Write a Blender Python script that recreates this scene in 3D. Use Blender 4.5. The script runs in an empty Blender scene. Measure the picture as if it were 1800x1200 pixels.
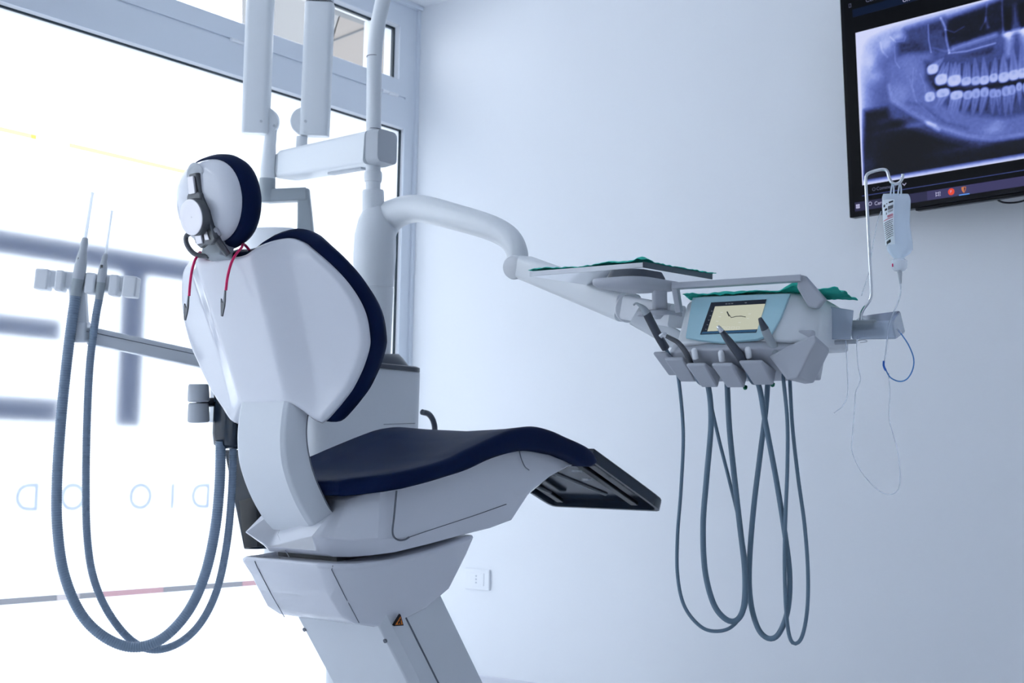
import bpy, bmesh, math, random
import numpy as np
from mathutils import Vector, Matrix, noise
from mathutils.bvhtree import BVHTree
random.seed(4)
S = bpy.context.scene
COL = S.collection
PI = math.pi

# ------------------------------------------------------------------ camera
# 47 mm lens, eye height 0.90 m, looking towards the corner of the room, pitched up a little
FPX = 2345.1
PITCH, ROLL, YAW = 0.0928038, -0.0196593, 0.6545591
EYE = np.array([0.0, 0.0, 0.9])
FW = np.array([-math.sin(YAW)*math.cos(PITCH), math.cos(YAW)*math.cos(PITCH), math.sin(PITCH)])
_r = np.array([math.cos(YAW), math.sin(YAW), 0.0]); _d = np.cross(FW, _r)
RT = math.cos(ROLL)*_r + math.sin(ROLL)*_d
DN = -math.sin(ROLL)*_r + math.cos(ROLL)*_d
cam_data = bpy.data.cameras.new('camera'); cam = bpy.data.objects.new('camera', cam_data); COL.objects.link(cam)
cam.matrix_world = Matrix(((RT[0], -DN[0], -FW[0], EYE[0]), (RT[1], -DN[1], -FW[1], EYE[1]), (RT[2], -DN[2], -FW[2], EYE[2]), (0, 0, 0, 1)))
cam_data.sensor_width = 36; cam_data.lens = 36*FPX/1800; cam_data.clip_start = 0.02
cam_data.dof.use_dof = True; cam_data.dof.focus_distance = 2.95; cam_data.dof.aperture_fstop = 7.1
S.camera = cam

# ------------------------------------------------------------------ light and exposure
S.view_settings.view_transform = 'Standard'; S.view_settings.look = 'None'
S.view_settings.gamma = 1; S.view_settings.use_curve_mapping = False
S.view_settings.exposure = 0.0
S.cycles.max_bounces = 14; S.cycles.diffuse_bounces = 8; S.cycles.glossy_bounces = 5; S.cycles.transparent_max_bounces = 14
S.cycles.transmission_bounces = 8; S.cycles.sample_clamp_indirect = 8
W = bpy.data.worlds.new('overcast_sky'); S.world = W; W.use_nodes = True
bg = W.node_tree.nodes['Background']; bg.inputs[0].default_value = (0.90, 0.93, 1.0, 1); bg.inputs[1].default_value = 4.7

# ------------------------------------------------------------------ survey helpers: a sight line met with a part's own plane
def ray(px, py): return (px-900)/FPX*RT + (py-600)/FPX*DN + FW
def P(px, py, d): return EYE + d*ray(px, py)
def PL(px, py, axis, val):
    r = ray(px, py); return EYE + (val-EYE[axis])/r[axis]*r
class Frame:
    def __init__(s, o, rz):
        s.o = np.array(o, float); s.rz = rz; s.c, s.s = math.cos(rz), math.sin(rz)
    def w(s, p): return s.o + np.array([s.c*p[0]-s.s*p[1], s.s*p[0]+s.c*p[1], p[2]])
    def l(s, p):
        q = np.asarray(p, float)-s.o; return np.array([s.c*q[0]+s.s*q[1], -s.s*q[0]+s.c*q[1], q[2]])
    def on(s, px, py, axis, val):
        o = s.l(EYE); r = s.l(ray(px, py)+s.o); k = 'uvz'.index(axis)
        return o + (val-o[k])/r[k]*r

# ------------------------------------------------------------------ materials
def mat(name, col, rough=0.5, metal=0.0, spec=0.5, coat=0.0, trans=0.0, emit=None, estr=0.0, bump=0.0, bscale=200.0, ior=1.45, var=0.0):
    m = bpy.data.materials.new(name); m.use_nodes = True; nt = m.node_tree; b = nt.nodes['Principled BSDF']
    b.inputs['Base Color'].default_value = (*col, 1); b.inputs['Roughness'].default_value = rough
    b.inputs['Metallic'].default_value = metal; b.inputs['Specular IOR Level'].default_value = spec
    b.inputs['Coat Weight'].default_value = coat; b.inputs['Coat Roughness'].default_value = 0.06
    b.inputs['Transmission Weight'].default_value = trans; b.inputs['IOR'].default_value = ior
    if emit: b.inputs['Emission Color'].default_value = (*emit, 1); b.inputs['Emission Strength'].default_value = estr
    if bump or var:
        tc = nt.nodes.new('ShaderNodeTexCoord'); n = nt.nodes.new('ShaderNodeTexNoise'); n.inputs['Scale'].default_value = bscale; n.inputs['Detail'].default_value = 3
        nt.links.new(tc.outputs['Object'], n.inputs['Vector'])
        if bump:
            bp = nt.nodes.new('ShaderNodeBump'); bp.inputs['Strength'].default_value = bump; bp.inputs['Distance'].default_value = 0.001
            nt.links.new(n.outputs[0], bp.inputs['Height']); nt.links.new(bp.outputs[0], b.inputs['Normal'])
        if var:
            mx = nt.nodes.new('ShaderNodeMix'); mx.data_type = 'RGBA'
            mx.inputs[6].default_value = (*[c*(1-var) for c in col], 1); mx.inputs[7].default_value = (*[min(1, c*(1+var)) for c in col], 1)
            nt.links.new(n.outputs[0], mx.inputs[0]); nt.links.new(mx.outputs[2], b.inputs['Base Color'])
    return m
def see_through(name, tint, clear, rough=0.1, translucent=0.0, body=(0.8, 0.86, 0.92)):
    """clear plastic film / glass: transparent + gloss, with a share of milky body"""
    m = bpy.data.materials.new(name); m.use_nodes = True; nt = m.node_tree; nt.nodes.clear()
    o = nt.nodes.new('ShaderNodeOutputMaterial'); t = nt.nodes.new('ShaderNodeBsdfTransparent'); t.inputs[0].default_value = (*tint, 1)
    g = nt.nodes.new('ShaderNodeBsdfGlossy'); g.inputs['Roughness'].default_value = rough; g.inputs[0].default_value = (1, 1, 1, 1)
    d = nt.nodes.new('ShaderNodeBsdfDiffuse'); d.inputs[0].default_value = (*body, 1)
    tl = nt.nodes.new('ShaderNodeBsdfTranslucent'); tl.inputs[0].default_value = (*body, 1)
    fr = nt.nodes.new('ShaderNodeFresnel'); fr.inputs[0].default_value = 1.4
    m0 = nt.nodes.new('ShaderNodeMixShader'); m0.inputs[0].default_value = translucent
    m1 = nt.nodes.new('ShaderNodeMixShader'); m1.inputs[0].default_value = clear
    m2 = nt.nodes.new('ShaderNodeMixShader')
    L = nt.links.new
    L(d.outputs[0], m0.inputs[1]); L(tl.outputs[0], m0.inputs[2]); L(m0.outputs[0], m1.inputs[1]); L(t.outputs[0], m1.inputs[2])
    ge = nt.nodes.new('ShaderNodeNewGeometry'); sb = nt.nodes.new('ShaderNodeMath'); sb.operation = 'SUBTRACT'; sb.inputs[0].default_value = 1; mu = nt.nodes.new('ShaderNodeMath'); mu.operation = 'MULTIPLY'
    L(ge.outputs['Backfacing'], sb.inputs[1]); L(fr.outputs[0], mu.inputs[0]); L(sb.outputs[0], mu.inputs[1])   # no inner mirror on the far face
    L(mu.outputs[0], m2.inputs[0]); L(m1.outputs[0], m2.inputs[1]); L(g.outputs[0], m2.inputs[2]); L(m2.outputs[0], o.inputs[0])
    return m
M = dict(
    wall=mat('white_wall_paint', (0.84, 0.86, 0.89), 0.75, bump=0.25, bscale=90),
    ceil=mat('ceiling_paint', (0.85, 0.87, 0.90), 0.8, bump=0.15, bscale=60),
    floor=mat('pale_floor', (0.74, 0.75, 0.78), 0.3, bump=0.05, bscale=20, var=0.03),
    base=mat('skirting_paint', (0.68, 0.69, 0.75), 0.4, var=0.02),
    frame=mat('window_frame_grey', (0.74, 0.79, 0.86), 0.4, bump=0.04, bscale=400),
    bevel=mat('window_bead_white', (0.86, 0.88, 0.92), 0.35, var=0.01),
    gasket=mat('dark_gasket', (0.012, 0.03, 0.045), 0.5, var=0.1),
    white=mat('gloss_white_shell', (0.71, 0.725, 0.78), 0.10, spec=0.5, coat=0.25, var=0.01, bscale=6),
    whitem=mat('satin_white_plastic', (0.70, 0.73, 0.77), 0.32, var=0.01, bscale=8),
    white2=mat('soft_white_enamel', (0.74, 0.77, 0.80), 0.35, var=0.01, bscale=8),
    navy=mat('navy_upholstery', (0.005, 0.014, 0.050), 0.50, spec=0.05, bump=0.12, bscale=900, var=0.08),
    dark=mat('dark_blue_plastic', (0.010, 0.020, 0.036), 0.16, spec=0.35, bump=0.04, bscale=300),
    black=mat('black_plastic', (0.008, 0.010, 0.014), 0.35, bump=0.04, bscale=300),
    grey=mat('console_grey', (0.46, 0.48, 0.53), 0.35, bump=0.03, bscale=500),
    grey2=mat('collar_grey', (0.34, 0.38, 0.41), 0.4, bump=0.03, bscale=500),
    knobgrey=mat('knob_grey', (0.50, 0.53, 0.57), 0.5, bump=0.03, bscale=500),
    seam=mat('seam_shadow_line', (0.16, 0.175, 0.21), 0.6, var=0.05),
    hose=mat('grey_hose', (0.20, 0.27, 0.36), 0.45, bump=0.05, bscale=300),
    hose2=mat('blue_grey_tube', (0.12, 0.19, 0.26), 0.42, bump=0.05, bscale=300),
    steel=mat('brushed_steel', (0.50, 0.49, 0.52), 0.32, 1.0, bump=0.03, bscale=700),
    chrome=mat('polished_steel', (0.72, 0.74, 0.77), 0.14, 1.0, var=0.02),
    gun=mat('gunmetal', (0.12, 0.125, 0.135), 0.4, 0.7, bump=0.05, bscale=500),
    gun2=mat('dark_tool_body', (0.075, 0.085, 0.105), 0.38, 0.3, bump=0.03, bscale=500),
    mirror=mat('tray_steel', (0.78, 0.80, 0.84), 0.2, 1.0, bump=0.02, bscale=300),
    trayshade=mat('tray_edge_shade', (0.13, 0.15, 0.18), 0.35, 0.4, var=0.05),  # shade on the tray's right edge put into its colour
    green=mat('green_paper_cloth', (0.03, 0.55, 0.43), 0.75, bump=0.5, bscale=350, var=0.12),
    aqua=mat('aqua_glass_panel', (0.42, 0.67, 0.75), 0.18, coat=0.3, var=0.02),
    pink=mat('pink_cord', (0.75, 0.015, 0.13), 0.45, var=0.08),
    tvblack=mat('tv_bezel_black', (0.003, 0.004, 0.007), 0.28, spec=0.12, var=0.1),
    orange=mat('orange_sticker', (0.75, 0.22, 0.03), 0.5, var=0.05),
    ink=mat('black_print', (0.01, 0.01, 0.015), 0.5, var=0.1),
    outletw=mat('outlet_plastic', (0.82, 0.84, 0.87), 0.4, var=0.01),
    hole=mat('socket_hole', (0.42, 0.46, 0.52), 0.6, var=0.1),
    glassy=see_through('clear_glass', (0.97, 0.985, 0.99), 1.0, 0.02),
    bag=see_through('drip_bag_plastic', (0.85, 0.92, 1.0), 0.42, 0.12, 0.45, (0.90, 0.95, 1.0)),
    tubing=see_through('clear_tubing', (0.97, 0.98, 1.0), 0.70, 0.1, 0.5, (0.80, 0.86, 0.93)),
    cover=see_through('clear_plastic_cover', (0.82, 0.87, 0.93), 0.40, 0.15, 0.3, (0.55, 0.61, 0.70)),
    bluetube=see_through('blue_tubing', (0.35, 0.62, 0.92), 0.45, 0.1, 0.4, (0.12, 0.38, 0.72)),
    blue=mat('blue_clip', (0.02, 0.13, 0.55), 0.4, var=0.05),
    suction=see_through('clear_suction_tip', (0.93, 0.95, 0.98), 0.35, 0.1, 0.6, (0.90, 0.92, 0.94)),
    street=mat('shaded_asphalt', (0.012, 0.018, 0.034), 0.8, bump=0.4, bscale=60, var=0.2),  # asphalt colour darkened to hold the shade of an awning not modelled
    pave=mat('pale_paving', (0.32, 0.32, 0.32), 0.8, bump=0.3, bscale=30, var=0.05),
    redpatch=mat('red_street_patch', (0.075, 0.012, 0.03), 0.7, var=0.15),
    whitepatch=mat('white_street_patch', (0.10, 0.095, 0.11), 0.7, var=0.1),  # patch colours darkened for the same shade as the asphalt
    soffit=mat('beige_stone_soffit', (0.235, 0.215, 0.20), 0.8, bump=0.3, bscale=25, var=0.04),
    beam=mat('grey_beam', (0.12, 0.13, 0.14), 0.7, bump=0.2, bscale=30),
)
def film_mat():
    m = bpy.data.materials.new('frosted_window_film'); m.use_nodes = True; nt = m.node_tree; nt.nodes.clear(); L = nt.links.new
    o = nt.nodes.new('ShaderNodeOutputMaterial'); tl = nt.nodes.new('ShaderNodeBsdfTranslucent'); tl.inputs[0].default_value = (0.90, 0.92, 0.94, 1)
    d = nt.nodes.new('ShaderNodeBsdfDiffuse'); d.inputs[0].default_value = (0.85, 0.87, 0.9, 1)
    mx = nt.nodes.new('ShaderNodeMixShader'); mx.inputs[0].default_value = 0.18
    L(tl.outputs[0], mx.inputs[1]); L(d.outputs[0], mx.inputs[2]); L(mx.outputs[0], o.inputs[0]); return m
M['film'] = film_mat()
def tint_mat(name, tint, solid):
    m = bpy.data.materials.new(name); m.use_nodes = True; nt = m.node_tree; nt.nodes.clear(); L = nt.links.new
    o = nt.nodes.new('ShaderNodeOutputMaterial'); t = nt.nodes.new('ShaderNodeBsdfTransparent'); t.inputs[0].default_value = (*tint, 1)
    d = nt.nodes.new('ShaderNodeBsdfDiffuse'); d.inputs[0].default_value = (*tint, 1)
    mx = nt.nodes.new('ShaderNodeMixShader'); mx.inputs[0].default_value = solid
    L(t.outputs[0], mx.inputs[1]); L(d.outputs[0], mx.inputs[2]); L(mx.outputs[0], o.inputs[0]); return m
M['vinyl'] = tint_mat('blue_vinyl', (0.03, 0.115, 0.28), 0.3)
M['palevinyl'] = tint_mat('pale_blue_vinyl', (0.26, 0.31, 0.41), 0.02)
M['yellowgap'] = tint_mat('yellow_gap_tint', (0.92, 0.84, 0.44), 0.1)

# ------------------------------------------------------------------ object helpers
XF = {}
def ident(p): return p
def thing(name, label, cat, loc, rz=0.0, group=None):
    o = bpy.data.objects.new(name, None); COL.objects.link(o); o.empty_display_size = 0.1
    o.location = tuple(loc); o.rotation_euler = (0, 0, rz); o['label'] = label; o['category'] = cat
    if group: o['group'] = group
    XF[o] = Frame(loc, rz); return o
def tag(o, label, cat, group=None):
    o['label'] = label; o['category'] = cat
    if group: o['group'] = group
    return o
def obj(name, verts, faces, m, parent=None, fr=None, smooth=40, bevel=0.0, seg=3, sub=0, solid=0.0, soff=0.0, kind=None, label=None, flip=False):
    """ONE mesh object; verts are world coordinates, or coordinates of frame fr"""
    vs = [np.asarray(v, float) for v in verts]
    if fr is not None: vs = [fr.w(v) for v in vs]
    X = XF.get(parent)
    if X is not None: vs = [X.l(v) for v in vs]
    me = bpy.data.meshes.new(name); me.from_pydata([tuple(v) for v in vs], [], faces); me.update()
    b = bmesh.new(); b.from_mesh(me); bmesh.ops.remove_doubles(b, verts=b.verts, dist=1e-6); bmesh.ops.recalc_face_normals(b, faces=b.faces)
    if flip: bmesh.ops.reverse_faces(b, faces=b.faces)
    b.to_mesh(me); b.free()
    for mm in (m if isinstance(m, (list, tuple)) else [m]): me.materials.append(M[mm] if isinstance(mm, str) else mm)
    if smooth:
        me.polygons.foreach_set('use_smooth', [True]*len(me.polygons)); me.set_sharp_from_angle(angle=math.radians(smooth))
    o = bpy.data.objects.new(name, me); COL.objects.link(o)
    if parent is not None: o.parent = parent; XF[o] = X
    if solid:
        md = o.modifiers.new('thickness', 'SOLIDIFY'); md.thickness = solid; md.offset = soff
    if bevel:
        md = o.modifiers.new('bevel', 'BEVEL'); md.width = bevel; md.segments = seg; md.limit_method = 'ANGLE'; md.angle_limit = math.radians(35)
        md.harden_normals = False
    if sub:
        md = o.modifiers.new('sub', 'SUBSURF'); md.levels = sub; md.render_levels = sub
    if kind: o['kind'] = kind
    if label: o['label'] = label
    return o
def boxg(c, h, ax=None):
    """box from centre, half sizes and three axes"""
    ax = ax or [(1, 0, 0), (0, 1, 0), (0, 0, 1)]; A = [np.asarray(a, float)/np.linalg.norm(a) for a in ax]; c = np.asarray(c, float)
    v = [c + sx*h[0]*A[0] + sy*h[1]*A[1] + sz*h[2]*A[2] for sx in (-1, 1) for sy in (-1, 1) for sz in (-1, 1)]
    return v, [(0, 1, 3, 2), (4, 6, 7, 5), (0, 4, 5, 1), (2, 3, 7, 6), (0, 2, 6, 4), (1, 5, 7, 3)]
def join(*parts):
    V, Fs = [], []
    for v, f in parts:
        n = len(V); V += list(v); Fs += [tuple(i+n for i in q) for q in f]
    return V, Fs
def loft(secs, cap=True, closed=False):
    n = len(secs[0]); V = [p for s in secs for p in s]; Fs = []
    k = len(secs)
    for i in range(k if closed else k-1):
        for j in range(n):
            a, b = i*n+j, i*n+(j+1) % n; c, d = ((i+1) % k)*n+(j+1) % n, ((i+1) % k)*n+j
            Fs.append((a, b, c, d))
    if cap and not closed: Fs.append(tuple(range(n))[::-1]); Fs.append(tuple(range((k-1)*n, k*n)))
    return V, Fs
def prism(poly, off):
    """polygon of 3D points extruded by vector off"""
    a = [np.asarray(p, float) for p in poly]; b = [p+np.asarray(off, float) for p in a]; return loft([a, b])
def spline(pts, n=10, closed=False):
    p = [np.asarray(q, float) for q in pts]; m = len(p); out = []
    for i in range(m if closed else m-1):
        if closed: p0, p1, p2, p3 = p[(i-1) % m], p[i], p[(i+1) % m], p[(i+2) % m]
        else: p0, p1, p2, p3 = (p[i-1] if i else 2*p[0]-p[1]), p[i], p[i+1], (p[i+2] if i+2 < m else 2*p[-1]-p[-2])
        for k in range(n):
            t = k/n; out.append(0.5*((2*p1)+(p2-p0)*t+(2*p0-5*p1+4*p2-p3)*t*t+(3*p1-p0-3*p2+p3)*t**3))
    if not closed: out.append(p[-1])
    return out
def resample(pts, step):
    p = np.array(pts); s = np.r_[0, np.cumsum(np.linalg.norm(np.diff(p, axis=0), axis=1))]; n = max(2, int(round(s[-1]/step))+1)
    q = np.linspace(0, s[-1], n); return [np.array([np.interp(x, s, p[:, k]) for k in range(p.shape[1])]) for x in q]
def tube(pts, r, n=12, cap=True, flat=None):
    """tube along points; r number or list; flat = (axis, k) squashes the ring along an axis"""
    p = [np.asarray(q, float) for q in pts]; m = len(p); rs = [r]*m if np.isscalar(r) else list(r)
    if len(rs) != m: rs = list(np.interp(np.linspace(0, 1, m), np.linspace(0, 1, len(rs)), rs))
    T = [(p[min(i+1, m-1)]-p[max(i-1, 0)]) for i in range(m)]; T = [t/max(np.linalg.norm(t), 1e-9) for t in T]
    a = np.array([0, 0, 1.0]) if abs(T[0][2]) < 0.9 else np.array([1.0, 0, 0]); N = np.cross(T[0], a); N /= np.linalg.norm(N); secs = []
    for i in range(m):
        N = N-T[i]*(N@T[i]); N /= np.linalg.norm(N); B = np.cross(T[i], N)
        secs.append([p[i]+rs[i]*(math.cos(2*PI*k/n)*N+math.sin(2*PI*k/n)*B) for k in range(n)])
    return loft(secs, cap)
def lathe(prof, o, axis, n=28):
    """profile of (radius, distance along axis)"""
    A = np.asarray(axis, float); A /= np.linalg.norm(A); a = np.array([0, 0, 1.0]) if abs(A[2]) < 0.9 else np.array([1.0, 0, 0])
    X = np.cross(A, a); X /= np.linalg.norm(X); Yv = np.cross(A, X); o = np.asarray(o, float)
    return loft([[o+d*A+max(r, 1e-4)*(math.cos(2*PI*k/n)*X+math.sin(2*PI*k/n)*Yv) for k in range(n)] for r, d in prof])
def grid(fn, nu, nv):
    V = [fn(i/(nu-1), j/(nv-1)) for i in range(nu) for j in range(nv)]
    return V, [(i*nv+j, (i+1)*nv+j, (i+1)*nv+j+1, i*nv+j+1) for i in range(nu-1) for j in range(nv-1)]
def text_geo(body, size, o, xdir, ydir, center=True, thick=0.0):
    """flat lettering at o, reading along xdir, up along ydir"""
    cu = bpy.data.curves.new('lettering', 'FONT'); cu.body = body; cu.size = size; cu.align_x = 'CENTER' if center else 'LEFT'; cu.align_y = 'CENTER'
    cu.extrude = thick; cu.resolution_u = 4
    t = bpy.data.objects.new('lettering', cu); COL.objects.link(t); bpy.context.view_layer.update()
    me = bpy.data.meshes.new_from_object(t.evaluated_get(bpy.context.evaluated_depsgraph_get()))
    X = np.asarray(xdir, float); X /= np.linalg.norm(X); Yd = np.asarray(ydir, float); Yd /= np.linalg.norm(Yd); Z = np.cross(X, Yd); o = np.asarray(o, float)
    V = [o+X*v.co.x+Yd*v.co.y+Z*v.co.z for v in me.vertices]; Fs = [tuple(q.vertices) for q in me.polygons]
    bpy.data.objects.remove(t); bpy.data.meshes.remove(me); bpy.data.curves.remove(cu); return V, Fs
def on_surface(o, px, py, lift=0.001):
    """point where the sight line meets the surface of a mesh object, in world coordinates"""
    X = XF[o]; bv = BVHTree.FromPolygons([tuple(X.w(v.co)) for v in o.data.vertices], [tuple(q.vertices) for q in o.data.polygons])
    hit = bv.ray_cast(Vector(EYE), Vector(ray(px, py)).normalized())
    if hit[0] is None: return P(px, py, 3.0)
    n = np.array(hit[1]); n = n if n @ ray(px, py) < 0 else -n
    return np.array(hit[0])+n*lift
def rrect(w, h, r, n=5):
    """rounded rectangle outline in 2D"""
    out = []
    for cx, cy, a0 in ((w-r, h-r, 0), (-w+r, h-r, 90), (-w+r, -h+r, 180), (w-r, -h+r, 270)):
        for k in range(n+1): a = math.radians(a0+90*k/n); out.append((cx+r*math.cos(a), cy+r*math.sin(a)))
    return out
# ------------------------------------------------------------------ the room
YB, XW, ZC = 4.180, -3.746, 2.857
XR, YF = 2.6, -3.2
def structure(name, v, f, m, label=None, **k):
    return obj(name, v, f, m, kind='structure', label=label, **k)
structure('floor', *boxg(((XW+XR)/2, (YF+YB)/2, -0.05), ((XR-XW)/2+0.3, (YB-YF)/2+0.2, 0.05)), 'floor')
structure('ceiling', *boxg(((XW+XR)/2, (YF+YB)/2, ZC+0.06), ((XR-XW)/2+0.3, (YB-YF)/2+0.2, 0.06)), 'ceil')
structure('wall_back', *boxg(((XW-0.09+XR)/2, YB+0.08, ZC/2), ((XR-XW+0.09)/2, 0.08, ZC/2)), 'wall')
structure('wall_right', *boxg((XR+0.08, (YF+YB)/2, ZC/2), (0.08, (YB-YF)/2, ZC/2)), 'wall')
structure('wall_front', *boxg(((XW+XR)/2, YF-0.08, ZC/2), ((XR-XW)/2+0.3, 0.08, ZC/2)), 'wall')
structure('baseboard_back', *boxg(((XW+XR)/2, YB-0.006, 0.04), ((XR-XW)/2, 0.006, 0.04)), 'base', bevel=0.003)
# window wall: glazed front running along x = XW
WY0, WY1 = -2.6, 4.100
structure('wall_left', *boxg((XW-0.09, (YF+WY0)/2-0.1, ZC/2), (0.09, (WY0-YF)/2, ZC/2)), 'wall')
def wbox(y0, y1, z0, z1, x0, x1): return boxg(((x0+x1)/2, (y0+y1)/2, (z0+z1)/2), (abs(x1-x0)/2, abs(y1-y0)/2, abs(z1-z0)/2))
win = structure('window_1', *join(
    wbox(WY1+0.006, YB-0.001, 0, ZC, XW-0.09, XW),               # corner jamb
    wbox(WY0-0.12, WY0, 0, ZC, XW-0.09, XW),
    wbox(WY0, WY1+0.006, 2.312, 2.436, XW-0.09, XW),             # transom, lower board
    wbox(WY0, WY1+0.006, 2.444, 2.512, XW-0.09, XW),             # transom, upper board
    wbox(WY0, WY1+0.006, 2.436, 2.444, XW-0.09, XW-0.006),
    wbox(4.062, WY1+0.006, 2.512, 2.748, XW-0.09, XW),
    wbox(WY0, WY1+0.006, 2.748, ZC, XW-0.09, XW),
    wbox(WY0, YB-0.001, 2.838, ZC-0.001, XW-0.02, XW+0.025),     # head cover strip
    wbox(4.163, YB-0.0005, 0.05, ZC-0.02, XW-0.02, XW+0.012),
    wbox(WY0, WY1+0.006, -0.02, 0.012, XW-0.09, XW)), 'frame', label='grey framed shop-front window with frosted film')
def bead(y0, y1, z0, z1, w, d):
    """white glazing bead round an opening: four sloped strips"""
    o_ = [(y0, z0), (y1, z0), (y1, z1), (y0, z1)]; i_ = [(y0+w, z0+w), (y1-w, z0+w), (y1-w, z1-w), (y0+w, z1-w)]; V = []; Fs = []
    for (a, b), (c, e) in zip(o_, i_): V += [(XW, a, b), (XW-d, c, e), (XW-0.05, a, b)]
    for k in range(4):
        q = ((k+1) % 4)*3; Fs += [(k*3, q, q+1, k*3+1), (k*3+1, q+1, q+2, k*3+2), (k*3+2, q+2, q, k*3)]
    return V, Fs
def ring(y0, y1, z0, z1, w, x0, x1):
    return join(wbox(y0, y0+w, z0, z1, x0, x1), wbox(y1-w, y1, z0, z1, x0, x1), wbox(y0+w, y1-w, z0, z0+w, x0, x1), wbox(y0+w, y1-w, z1-w, z1, x0, x1))
obj('glazing_bead', *bead(WY0, WY1+0.012, 0.008, 2.316, 0.011, 0.014), 'bevel', win, smooth=0)
obj('glazing_bead', *bead(WY0, 4.066, 2.508, 2.752, 0.014, 0.02), 'bevel', win, smooth=0)
obj('gasket', *ring(WY0+0.01, WY1+0.0015, 0.016, 2.3055, 0.0065, XW-0.03, XW-0.015), 'gasket', win, smooth=0)
obj('gasket', *join(wbox(WY0+0.01, 4.0525, 2.7285, 2.7385, XW-0.034, XW-0.020), wbox(4.0425, 4.0525, 2.521, 2.7285, XW-0.034, XW-0.020)), 'gasket', win, smooth=0)
obj('gasket', *wbox(3.936, 3.950, 2.531, 2.729, XW-0.05, XW-0.026), 'gasket', win, smooth=0)
obj('sash_bar', *wbox(3.906, 3.936, 2.531, 2.729, XW-0.06, XW-0.022), 'frame', win)
ZS0, ZS1 = 0.4425, 0.4610                                         # the clear slit between two film sheets
zy = PL(150, 262, 0, XW-0.028)[2]
for z0, z1 in ((0.021, ZS0), (ZS1, zy-0.006), (zy+0.006, 2.299)):
    obj('frosted_film', *wbox(WY0+0.017, WY1-0.005, z0, z1, XW-0.026, XW-0.024), 'film', win, smooth=0)
for a, b in ((-20, 62), (122, 330), (345, 470), (470, 700)):
    ya, yb = PL(a, 262, 0, XW-0.025)[1], PL(b, 262, 0, XW-0.025)[1]
    if b == 700: yb = WY1-0.005
    if a == -20: ya = WY0+0.017
    obj('film_gap_strip', *wbox(ya, yb, zy-0.006, zy+0.006, XW-0.026, XW-0.024), 'yellowgap' if b < 700 else 'film', win, smooth=0)  # yellow tint stands in for the pale outside showing through this film gap
obj('frosted_film', *wbox(PL(62, 262, 0, XW)[1], PL(122, 262, 0, XW)[1], zy-0.006, zy+0.006, XW-0.026, XW-0.024), 'film', win, smooth=0)
obj('glass_pane', *wbox(WY0+0.012, WY1-0.004, 0.018, 2.301, XW-0.034, XW-0.029), 'glassy', win, smooth=0)
obj('glass_pane', *wbox(WY0+0.012, 4.045, 2.528, 2.731, XW-0.046, XW-0.041), 'glassy', win, smooth=0)
for a, b in (((406, 69), (427, 76)), ((672, 159), (682, 162)), ((683, 163), (699, 168))):
    p, q = PL(*a, 0, XW+0.004), PL(*b, 0, XW+0.004)
    obj('transom_hinge', *tube([p, q], 0.0075, 12), 'bevel', win)
# vinyl lettering stuck on the outer pane, a hand's breadth from the film
XV = XW-0.043
def zz(px, py): return PL(px, py, 0, XV)[2]
def yy(px, py): return PL(px, py, 0, XV)[1]
sign = thing('window_lettering', 'large dark blue bar letters on the frosted window', 'sign', (XV, 2.45, 1.0))
zt, zb = zz(100, 419), zz(100, 459)
def vbox(y0, y1, z0, z1): return wbox(y0, y1, z0, z1, XV-0.001, XV)
yl = 1.9
obj('letter', *join(vbox(yl+0.001, yy(345, 460), zb, zt), vbox(yy(201, 650), yy(244, 650), zz(223, 746), zb)), 'vinyl', sign, smooth=0)
obj('letter', *join(vbox(yl+0.12, yy(101, 575), zz(50, 591), zz(50, 555)), vbox(yl+0.12, yy(98, 715), zz(50, 737), zz(50, 696)), vbox(yl, yl+0.12, zz(50, 737), zb)), 'vinyl', sign, smooth=0)
XS = XW-0.0283
small = thing('window_text', 'row of small pale blue letters across the frosted window', 'sign', (XS, 2.6, 0.7))
zm = zz(240, 874); hs = (zz(240, 851)-zz(240, 897))
step = yy(42, 874)-yy(122, 874)
for ch, px in (('D', 42), ('O', 122), ('O', 241), ('I', 297), ('D', 347), ('U', 410)):
    g = text_geo(ch, hs*1.42, (XS, yy(px, 874), zm), (0, -1, 0), (0, 0, 1))
    obj('letter', *g, 'palevinyl', small, smooth=0)
y0 = yy(410, 874); y1 = yy(42, 874); dy = abs(yy(347, 874)-yy(410, 874))
for k, ch in enumerate('TS'): obj('letter', *text_geo(ch, hs*1.42, (XS, y0+dy*(k+1), zm), (0, -1, 0), (0, 0, 1)), 'palevinyl', small, smooth=0)
for k, ch in enumerate('ONTOIATRICO'): obj('letter', *text_geo(ch, hs*1.42, (XS, y1-0.14*(k+1), zm), (0, -1, 0), (0, 0, 1)), 'palevinyl', small, smooth=0)
# outside: pavement, street with colour patches, balcony soffit above
structure('pavement_outside', *wbox(-8, 9, -0.30, -0.10, -14, XW-0.10), 'pave')
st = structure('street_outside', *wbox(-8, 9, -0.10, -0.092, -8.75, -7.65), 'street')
def gp(px, py):
    r = ray(px, py); return EYE+(-0.09-EYE[2])/r[2]*r
for a, b, m_ in ((100, 140, 'whitepatch'), (168, 287, 'redpatch'), (426, 470, 'redpatch')):
    q = [gp(a, 1063-0.075*a-14), gp(b, 1063-0.075*b-14), gp(b, 1063-0.075*b+20), gp(a, 1063-0.075*a+20)]
    obj('street_patch', *prism(q, (0, 0, 0.004)), m_, st, smooth=0)  # flat patches stand in for the cars glimpsed through the slit
def sp(px, py, z): return PL(px, py, 2, z)
q = [sp(578, 40, 3.25), sp(672, 66, 3.25), sp(672, 190, 3.25), sp(578, 150, 3.25)]
sof = structure('balcony_outside', *prism([sp(596, 26, 3.3), sp(680, 60, 3.3), sp(680, 140, 3.3), sp(570, 110, 3.3)], (0, 0, 0.15)), 'soffit')
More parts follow.
